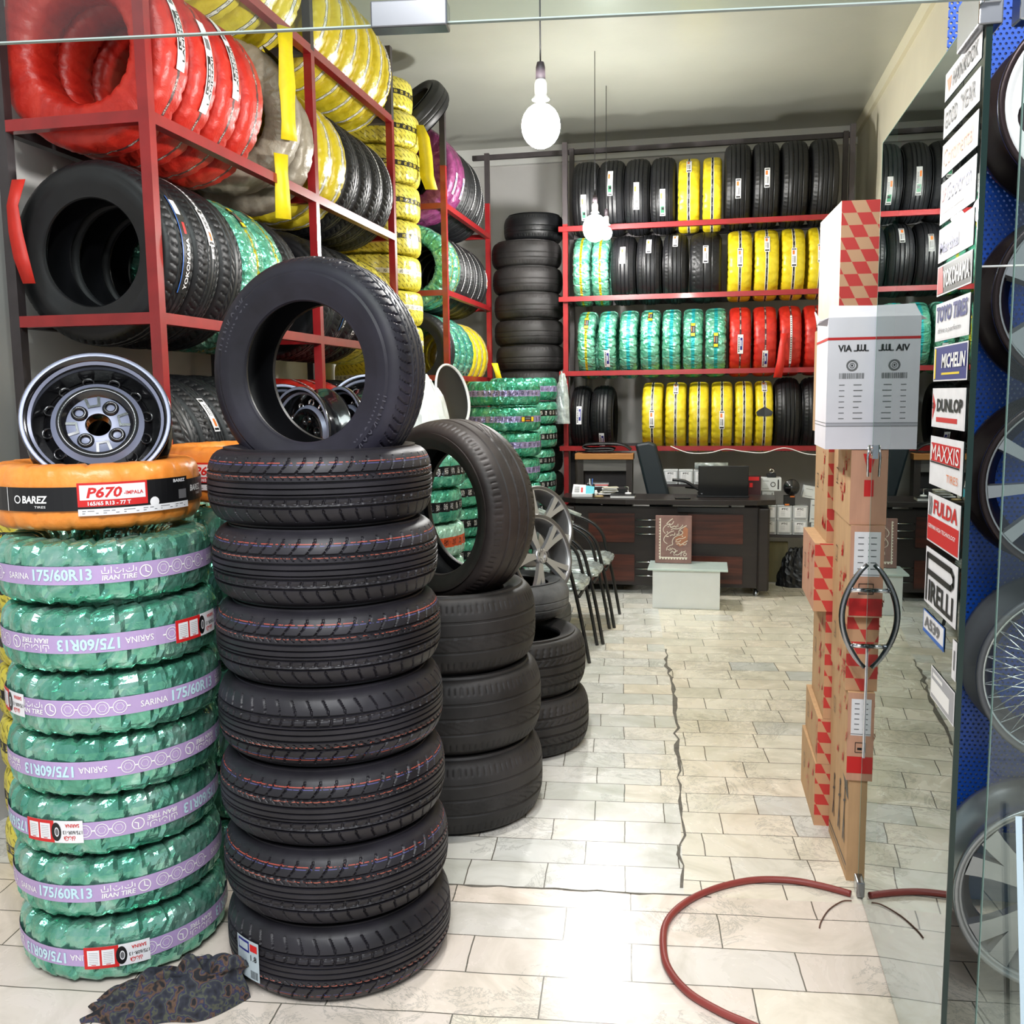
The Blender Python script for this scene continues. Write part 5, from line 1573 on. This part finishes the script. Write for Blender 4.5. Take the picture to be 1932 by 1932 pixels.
# things on the desk
def card_box():
    t = thing('desk_calendar', 'white and turquoise box with printed rows on the desk end', 'calendar', (-1.06, DYF + .09, ZD), (0, 0, R_(2)))
    MB().box(0, 0, 0, .165, .09, .028).obj('base', WHITEP, t, bevel=.003)
    MB().add([(0, .005, .028), (.11, .005, .028), (.11, .045, .095), (.010, .045, .100), (0, .085, .028), (.11, .085, .028)], [(0, 1, 2, 3), (5, 4, 3, 2), (0, 3, 4), (1, 5, 2)]).obj('page', WHITEP, t)
    MB().add([(.11, .005, .028), (.175, .005, .028), (.178, .04, .082), (.11, .045, .090), (.11, .085, .028), (.175, .085, .028)], [(0, 1, 2, 3), (5, 4, 3, 2), (1, 5, 2)]).obj('turquoise_panel', flat('turquoise_card', '#35b4c4', .4), t)
    mb = MB(); P = lambda x, y, lift: (x, .0045 + y * .53 - .001, .030 + y * .9)
    for k in range(5): put_rect(mb, .02, .012 + k * .010, .06, .016 + k * .010, P, 0)
    put_rect(mb, .072, .010, .088, .05, P, 1); mb.obj('printed_marks', [GREYP, REDP], t)
card_box()
tag(MB().lathe([(.0005, 0), (.036, 0), (.038, .008), (.030, .012), (.0005, .010)], 24).obj('tape_roll', flat('tan_tape', '#a89468', .5), None, (-.845, DYF + .12, ZD)), 'flat tan roll lying beside the desk calendar', 'roll')
def papers():
    t = thing('paper_stack', 'loose white papers and slips heaped on the desk', 'papers', (-.80, DYF + .24, ZD))
    rs = random.Random(6)
    for i in range(7):
        MB().box(-.06, -.035, 0, .06, .035, .006).obj('sheet', WHITEP if i % 2 else flat('cream_paper', '#dcd8c4', .6), t, (rs.uniform(-.02, .05), rs.uniform(-.02, .04), .004 + i * .010), (0, 0, rs.uniform(-.5, .5)))
papers()
o = tag(MB().lathe([(.0005, 0), (.012, 0), (.015, .03), (.009, .04), (.009, .05), (.0005, .05)], 16).obj('small_bottle', WHITE, None, (-.875, DYF + .17, ZD)), 'tiny white bottle beside the desk calendar', 'bottle')
t = thing('notebook', 'closed dark notebook with pale page edges near the desk front', 'book', (-.745, DYF + .03, ZD))
MB().box(0, 0, .002, .19, .13, .022).obj('pages', WHITEP, t); MB().box(-.003, -.003, .022, .193, .133, .027).obj('cover', BLKPL, t)
MB().box(-.003, -.003, 0, .193, .133, .002).obj('cover', BLKPL, t)
o = thing('stamp', 'small chrome stamp with a white round base on the notebook', 'stamp', (-.61, DYF + .10, ZD + .0275))
MB().lathe([(.0005, 0), (.028, 0), (.024, .012), (.0005, .016)], 18).obj('base', WHITE, o); MB().tube([(0, 0, .014), (0, 0, .055), (-.03, 0, .058)], .005, 8).obj('arm', CHROME, o)
o = thing('pen_cup', 'black pen cup with pens behind the desk calendar', 'cup', (-.925, DYF + .25, ZD))
MB().lathe([(.0005, 0), (.03, 0), (.032, .09), (.028, .09), (.027, .005), (.0005, .005)], 20).obj('cup', BLKPL, o)
for i in range(3): MB().tube([(0.003 * i, 0, .006), (.012 * i - .012, .006, .135)], .0035, 6).obj('pen', (WHITE, BLKPL, BLUEP)[i], o)
# laptop seen from behind
def laptop():
    t = thing('laptop', 'black laptop seen from behind, open on the desk', 'laptop', (-.065, DYF + .14, ZD))
    MB().box(-.01, .03, 0, .39, .28, .018).obj('base', BLKPL, t, bevel=.003)
    M = Matrix.Rotation(R_(12), 4, 'X')
    MB().box(0, 0, 0, .385, .012, .245, 0, M).obj('screen_lid', flat('laptop_lid', '#0f1012', .3, .1), t, (0, .03, .012), bevel=.004)
    mb = MB(); mb.lathe([(.010, 0), (.0005, .001)], 20, 0, True, Matrix.Translation((.028, .026, .035)) @ Matrix.Rotation(PI / 2, 4, 'X')); mb.obj('round_logo', STEEL, t)
laptop()
tag(MB().box(0, 0, 0, .12, .05, .012).obj('black_pouch', BLKPL, None, (-.24, DYF + .02, ZD), (0, 0, .1), .005), 'flat black pouch lying before the laptop', 'pouch')
# printer cabinet behind the desk
def cabinet():
    t = thing('side_cabinet', 'dark open cabinet with an oak-coloured top behind the desk end', 'cabinet', (-1.06, 8.13 - .22, 0))
    W, D = .455, .30
    MB().box(-.02, -.02, 1.045, W + .01, .12, 1.095).obj('top_board', OAK, t, bevel=.004)
    for x in (0, W - .05): MB().box(x, 0, 0, x + .05, .14, 1.045).obj('side_panel', m_wood('dark_cab_wood', '#2a2523', '#3b3431', 2), t)
    MB().box(.05, .0, .95, W - .05, .02, 1.045).obj('header_board', GREYWOOD, t)
    MB().box(.05, .12, 0, W - .05, .14, 1.045).obj('back_panel', FRAMED, t)
    MB().box(.05, .0, .80, W - .05, .12, .815).obj('shelf', FRAMED, t)
    MB().box(.05, .0, .0, W - .05, .02, .80).obj('lower_front', BLKPL, t)
cabinet()
t = thing('magazine_pile', 'folded magazines lying on the cabinet shelf', 'magazines', (-.90, 7.93, .816))
for i in range(4): MB().box(-.09, -.0, 0, .09, .09, .008).obj('magazine', (WHITEP, REDP, WHITEP, GREYP)[i], t, (.004 * i, 0, .009 * i), (0, 0, .04 * i - .05))
def folded():
    t = thing('folded_tarp', 'folded black rubber mat lying on the oak cabinet top', 'mat', (-.88, 7.96, 1.096))
    mb = MB(); path = [(-.12, 0, .012), (.08, 0, .015), (.13, 0, .03), (.08, 0, .045), (-.08, 0, .040), (-.13, 0, .055), (-.08, 0, .068), (.10, 0, .072), (.20, 0, .06), (.26, 0, .02)]
    P = smooth_path(path, 5)
    vs = []; fs = []
    for p in P: vs += [(p.x, -.07, p.z), (p.x, .07, p.z + .006)]
    for i in range(len(P) - 1): fs.append((2 * i, 2 * i + 1, 2 * i + 3, 2 * i + 2))
    mb.add(vs, fs, 0, True); o = mb.obj('mat_layers', RUBN, t); o.modifiers.new('s', 'SOLIDIFY').thickness = .010
folded()
def office_chair():
    t = thing('office_chair', 'high-backed dark leather office chair turned sideways behind the desk', 'chair', (-.375, 7.975, 0))
    M = Matrix.Rotation(R_(-14), 4, 'Y')
    MB().box(-.10, -.22, 0, -.02, .05, .66, 0, M).obj('backrest', LEATHER, t, (-.02, 0, .50), bevel=.03) if False else None
    mb = MB()
    prof = [(-.21, 1.17), (-.10, 1.19), (-.04, 1.17), (.11, .62), (.13, .50), (-.05, .50)]
    M2 = Matrix.Rotation(PI / 2, 4, 'X')
    mb.prism([(x, z) for x, z in prof], -.05, .05, 0, M2); mb.obj('backrest', LEATHER, t, bevel=.02)
    MB().box(-.02, -.10, .42, .44, .10, .50).obj('seat', LEATHER, t, bevel=.03)
    MB().tube(smooth_path([(.10, -.08, .88), (.20, -.09, .87), (.30, -.09, .81), (.33, -.09, .80)]), .013, 10).obj('armrest', BLKPL, t)
    MB().tube(smooth_path([(.20, .08, .81), (.29, .08, .80), (.33, .08, .79)]), .013, 10).obj('armrest', BLKPL, t)
    MB().tube([(.2, 0, .06), (.2, 0, .42)], .025, 12).obj('gas_column', STEEL, t)
    mb = MB()
    for k in range(5):
        a = 2 * PI * k / 5
        mb.tube([(.2, 0, .07), (.2 + .13 * math.cos(a), .13 * math.sin(a), .035)], .017, 8)
    mb.obj('star_base', BLKPL, t)
office_chair()
# white bench with plaque
t = thing('white_bench', 'small white box bench with a pale glass top before the desk', 'bench', (-.385, 7.03, 0))
MB().box(0, 0, 0, .49, .20, .285).obj('body', LAMWHITE, t, bevel=.003)
MB().box(-.035, -.03, .288, .545, .32, .302).obj('top', GLASSTOP, t, bevel=.002)
MB().box(.02, .21, 0, .47, .30, .285).obj('rear_panel', LAMWHITE, t)
def plaque():
    t = thing('calligraphy_plaque', 'brown relief plaque with cream Persian calligraphy standing on the white bench', 'plaque', (-.378, 7.235, .3045), (R_(-4), 0, 0))
    W, H = .272, .362
    MB().box(0, 0, 0, W, .022, H).obj('board', CLAY, t, bevel=.004)
    mb = MB()
    s = W / 1200.0
    P = lambda x, y, lift: ((x - 215) * s, -.002 - lift, H - (y - 290) * H / 1490)
    mb.add([P(860, 1000, -.001), P(900, 1180, -.001), (P(1030, 1260, -.001)), P(1230, 1200, -.001), P(1280, 1000, -.001), P(1290, 700, -.001), P(1180, 620, -.001), P(1120, 760, -.001), P(1050, 900, -.001), P(900, 960, -.001)], [tuple(range(10))])
    mb.obj('orange_patch', CLAYO, t)
    mb = MB()
    def S_(pts, t_=12):
        q = smooth_path([(x, y, 0) for x, y in pts], 5)
        put_stroke(mb, [(p.x, p.y) for p in q], t_, lambda x, y, l: P(x, y, l), 0)
    S_([(780, 390), (680, 460), (590, 550)], 15); S_([(820, 470), (760, 560), (640, 570)], 14)
    S_([(700, 545), (560, 600), (480, 700), (490, 790), (545, 850)], 12)
    S_([(690, 600), (740, 660), (840, 620), (900, 650), (920, 600)], 16); S_([(960, 550), (960, 640)], 10)
    S_([(740, 740), (800, 700), (960, 700), (1060, 650), (1120, 580)], 14); S_([(1240, 600), (1060, 700), (990, 790), (1000, 850), (920, 880)], 14)
    S_([(830, 770), (700, 810), (560, 920), (500, 1020), (520, 1110), (610, 1170)], 12)
    S_([(700, 920), (780, 890), (850, 900), (860, 830)], 14); S_([(1050, 760), (1120, 800), (1100, 860), (1020, 900)], 14)
    S_([(1090, 880), (930, 920), (820, 1000), (780, 1100), (790, 1190), (700, 1230), (610, 1290), (590, 1380)], 12)
    S_([(900, 1060), (1000, 1010), (1120, 1000), (1220, 950)], 12); S_([(890, 1100), (980, 1110), (1060, 1060)], 12); S_([(920, 1180), (1020, 1160), (1040, 1210), (1170, 1130), (1280, 1070)], 12)
    S_([(1130, 1180), (1200, 1200), (1250, 1150)], 12)
    S_([(630, 1340), (700, 1370), (770, 1330), (780, 1300)], 14); S_([(720, 1470), (780, 1400), (840, 1440), (900, 1380), (820, 1320)], 14)
    S_([(850, 1540), (840, 1480), (920, 1400), (960, 1390)], 11); S_([(890, 1510), (980, 1510), (1060, 1450), (1100, 1400)], 14); S_([(1070, 1550), (1090, 1450), (1220, 1390)], 12)
    S_([(1180, 1440), (1250, 1480), (1200, 1550), (1150, 1500), (1190, 1450)], 13)
    for x, y in ((610, 805), (640, 635), (640, 945), (600, 945), (710, 1315), (1110, 930)): put_disc(mb, x, y, 20, lambda a, b, l: P(a, b, l), 0, 8)
    S_([(385, 380), (385, 1600)], 14); S_([(385, 1600), (1270, 1600)], 14)
    for k in range(14): put_disc(mb, 360, 410 + k * 90, 34, lambda a, b, l: P(a, b, l), 0, 3)
    for k in range(10): put_disc(mb, 380 + k * 95, 1630, 34, lambda a, b, l: P(a, b, l), 0, 10)
    mb.obj('relief_lettering', flat('cream_relief', '#efe6d6', .5), t)
plaque()

# waiting chairs with plastic wrapped seats, facing the aisle
def chair0():
    t = thing('waiting_chair', 'x', 'chair')
    w2 = .205
    for s in (-1, 1):
        y = s * w2
        arm = smooth_path([(.16, y, 0.0), (.115, y, .25), (.06, y, .50), (.02, y, .61), (-.08, y, .69), (-.30, y, .77), (-.38, y, .80)], 5)
        MB().tube(arm, .0115, 10).obj('leg', CHAIRS, t)
        MB().tube(smooth_path([(-.42, y, 0), (-.38, y, .3), (-.36, y, .6), (-.41, y, .88)], 5), .0115, 10).obj('leg', CHAIRS, t)
        MB().tube([(-.12, y, .716), (-.36, y, .805)], .015, 10).obj('armrest_pad', FILM, t)
    MB().tube([(.10, -w2, .40), (.10, w2, .40)], .010, 8).tube([(-.34, -w2, .40), (-.34, w2, .40)], .010, 8).obj('seat_frame', CHAIRS, t)
    nu, nv = 22, 20
    rs = np.random.RandomState(3)
    V = np.zeros((nu, nv, 3))
    for i in range(nu):
        for j in range(nv):
            th = 2 * PI * i / nu; f = j / (nv - 1)
            ph = PI * f
            sx = .25 * math.copysign(abs(math.cos(th)) ** .4, math.cos(th)) * math.sin(ph) ** .35
            sy = .20 * math.copysign(abs(math.sin(th)) ** .4, math.sin(th)) * math.sin(ph) ** .35
            V[i, j] = (-.12 + sx + rs.uniform(-.006, .006), sy + rs.uniform(-.006, .006), .445 + .035 * math.cos(ph) + rs.uniform(-.004, .004))
    me = grid_mesh('seat', V, [FILM], np.zeros(nv - 1, int), True, False, None, False)
    link(me, 'seat', t)
    V2 = V.copy(); V2[:, :, 0] = -.40 + (V[:, :, 2] - .445) * .8 - .05 * 0; V2[:, :, 2] = .72 + (V[:, :, 0] + .12) * .75; V2[:, :, 0] -= (V2[:, :, 2] - .6) * .18
    link(grid_mesh('backrest', V2, [CHAIRP, FILM], np.zeros(nv - 1, int), True, False, None, True), 'backrest', t)
    return t
def copy_tree(o, parent=None):
    c = o.copy(); COL.objects.link(c); c.parent = parent
    for ch in list(o.children): copy_tree(ch, c)
    return c
proto = chair0()
for i, (x, y, lab) in enumerate([(-.83, 5.70, 'black tube waiting chair with plastic-wrapped seat, nearest the entrance of the three'), (-.795, 6.14, 'middle one of the three plastic-wrapped waiting chairs'), (-.765, 6.58, 'plastic-wrapped waiting chair nearest the desk')]):
    c = proto if i == 0 else copy_tree(proto)
    c.location = (x, y, 0); c['label'] = lab; c['group'] = 'waiting chairs along the tire stacks'

# filter boxes and parts right of the desk
def ptc(x, y, z, lab, grp):
    t = thing('parts_box', lab, 'box', (x, y, z), (0, 0, 0), grp)
    w_, h = .118, .118
    MB().box(0, 0, 0, w_, .12, h).obj('carton', flat('white_parts_box', '#ccd0d2', .5), t, bevel=.003)
    mb = MB(); P = lambda a, b, lift: (a, -.001 - lift, b)
    put_stroke(mb, [(.006, .018), (.006, .112), (w_ - .006, .112), (w_ - .006, .018), (.006, .018)], .001, P, 0)
    put_rect(mb, .016, .024, w_ - .016, .104, P, 1)
    put_text(mb, 'PTC', .036, .083, .048, .015, P, 2, .03)
    for k in range(4): put_rect(mb, .028, .040 + k * .010, .062, .0415 + k * .010, P, 0, 1, .0004)
    put_rect(mb, .016, .009, w_ - .016, .013, P, 0)
    mb.obj('printed_marks', [GREYP, WHITEP, BLACKP], t)
rw = MB()
shelf_t = thing('low_shelf', 'low metal shelf right of the desk holding white boxes', 'shelf', (.44, 8.0, 0))
MB().box(0, -.02, .405, .62, .16, .425).obj('board', FRAMED, shelf_t)
for x in (0, .60): 
    MB().box(x, .13, 0, x + .02, .15, .405).obj('leg', FRAMED, shelf_t)
for r_ in range(2):
    for c_ in range(3):
        ptc(.445 + c_ * .122, 8.0, .426 + r_ * .120, f'white lettered parts box, {("lower", "upper")[r_]} row on the low shelf, {ORD1[c_]} from the desk', 'white parts boxes on the low shelf')
bs = thing('back_shelf', 'dark shelf board under the lowest tires of the back rack', 'shelf', (-.42, 8.035, 0))
MB().box(0, 0, .81, .84, .12, .83).obj('board', FRAMED, bs)
for x in (0.0, .82): MB().box(x, .09, 0, x + .02, .12, .81).obj('leg', FRAMED, bs)
for c_ in range(4):
    ptc(-.355 + c_ * .1245, 8.035, .831, f'white lettered parts box behind the desk, {ORD1[c_]} from the office chair', 'white parts boxes behind the laptop')
for c_ in range(3):
    o = MB().box(0, 0, 0, .22, .12, .19).obj('kraft_box', KRAFT, None, (-.40 + c_ * .225, 7.86, .0), (0, 0, 0), .003)
    bpy.data.objects.remove(o)
def wbox(x, y, z, w_, d, h, rot, lab, redtop=False):
    t = thing('parts_box', lab, 'box', (x, y, z), (0, rot, 0))
    MB().box(0, 0, 0, w_, d, h).obj('carton', flat('white_spare_box', '#d2d6d6', .5), t, bevel=.003)
    mb = MB(); P = lambda a, b, lift: (a, -.001 - lift, b)
    put_rect(mb, w_ * .82, h * .12, w_ * .88, h * .88, P, 0); put_ring(mb, w_ * .60, h * .5, min(w_, h) * .2, .006, P, 0, 12)
    put_rect(mb, w_ * .1, h * .15, w_ * .4, h * .18, P, 1); put_rect(mb, w_ * .1, h * .75, w_ * .4, h * .78, P, 1)
    mb.obj('printed_marks', [BLACKP, GREYP], t)
wbox(.445, 8.02, .668, .095, .10, .115, 0, 'white box standing on the upper row of lettered boxes')
wbox(.430, 8.0, .785, .165, .12, .105, 0, 'white box with a black strip under the small camera-like part')
wbox(.835, 8.0, .427, .11, .10, .10, 0, 'pale box lowest at the end of the low shelf')
wbox(.820, 8.0, .530, .12, .10, .185, R_(3), 'white box with black lines leaning at the shelf end')
wbox(.76, 8.02, .735, .185, .10, .095, R_(10), 'tilted white box with a ring print beside the round black speaker')
t = thing('round_horn', 'round glossy black horn or speaker among the white boxes', 'horn', (.675, 7.99, .815), (PI / 2, 0, 0))
MB().lathe([(.0005, .03), (.03, .028), (.035, .012), (.060, .006), (.066, -.01), (.06, -.04), (.0005, -.05)], 28).obj('housing', BLKSTEEL, t)
MB().box(-.05, -.004, .022, .05, .004, .034).obj('ridge', BLKPL, t)
o = thing('spare_part', 'small black box with orange corners below the round horn', 'part', (.62, 8.0, .668))
MB().box(0, 0, 0, .085, .10, .075).obj('housing', BLKPL, o, bevel=.003); MB().box(.005, -.003, .0, .04, .002, .012).obj('orange_tab', ORANGEP, o); MB().box(.045, -.003, .066, .08, .002, .078).obj('orange_tab', ORANGEP, o)
o = thing('spare_part', 'small black and chrome part on the white box beside the laptop', 'part', (.48, 8.02, .892))
MB().box(0, 0, 0, .075, .06, .030).obj('housing', BLKPL, o, bevel=.006); MB().lathe([(.020, 0), (.024, .01), (.012, .014)], 16).obj('chrome_ring', CHROME, o, (.038, .02, .052), (PI / 2.4, 0, 0))
# red and dark boxes behind the laptop
o = thing('parts_box', 'dark red box with a red emblem behind the laptop', 'box', (.305, 7.93, .70))
MB().box(0, 0, 0, .125, .06, .21).obj('carton', flat('dark_red_card', '#3a1418', .5), o); MB().box(0, -.001, .175, .11, 0, .205).obj('printed_marks', REDP, o); MB().box(.035, -.001, .12, .06, 0, .155).obj('printed_marks', REDP, o)
MB().box(0, 0, -.70, .125, .06, -.001).obj('stand', FRAMED, o)
# rolled film under the yellow tyres
tag(MB().tube([(-.10, 8.06, .985), (.17, 8.06, .985)], .026, 16).obj('film_roll', FILM, None), 'roll of clear film lying above the white boxes behind the laptop', 'roll')
# dark lumpy bags under the low shelf
crumple('black_bag', BLKPL, 'crumpled shiny black bags heaped under the low shelf', 'bag', (.74, 8.02, 0),   .15, .09, .30, 12, 40, 26, .45)
tag(MB().box(0, 0, 0, .20, .05, .34).obj('printed_carton', m_kraft('olive_carton', '#8f8560'), None, (.47, 8.155, .0), None, .003), 'tan printed carton standing under the low shelf', 'box')
# white cable along the lowest beam of the back rack
tag(MB().tube(smooth_path([(-.30, 8.085, 1.145), (-.15, 8.08, 1.09), (.02, 8.08, 1.09), (.15, 8.085, 1.12), (.30, 8.08, 1.10), (.45, 8.08, 1.09), (.62, 8.08, 1.13), (.80, 8.08, 1.08), (1.0, 8.08, 1.07)]), .004, 6).obj('cable', WHITE), 'white cable draped along the lowest beam of the back rack', 'cable')
# grey pipe beside the back rack post
tag(MB().tube([(-1.07, 8.80, 0.0), (-1.07, 8.80, 2.4)], .035, 14).obj('grey_pipe', flat('grey_pvc', '#9a9a9c', .4), None), 'vertical grey pipe behind the first rack bay', 'pipe')
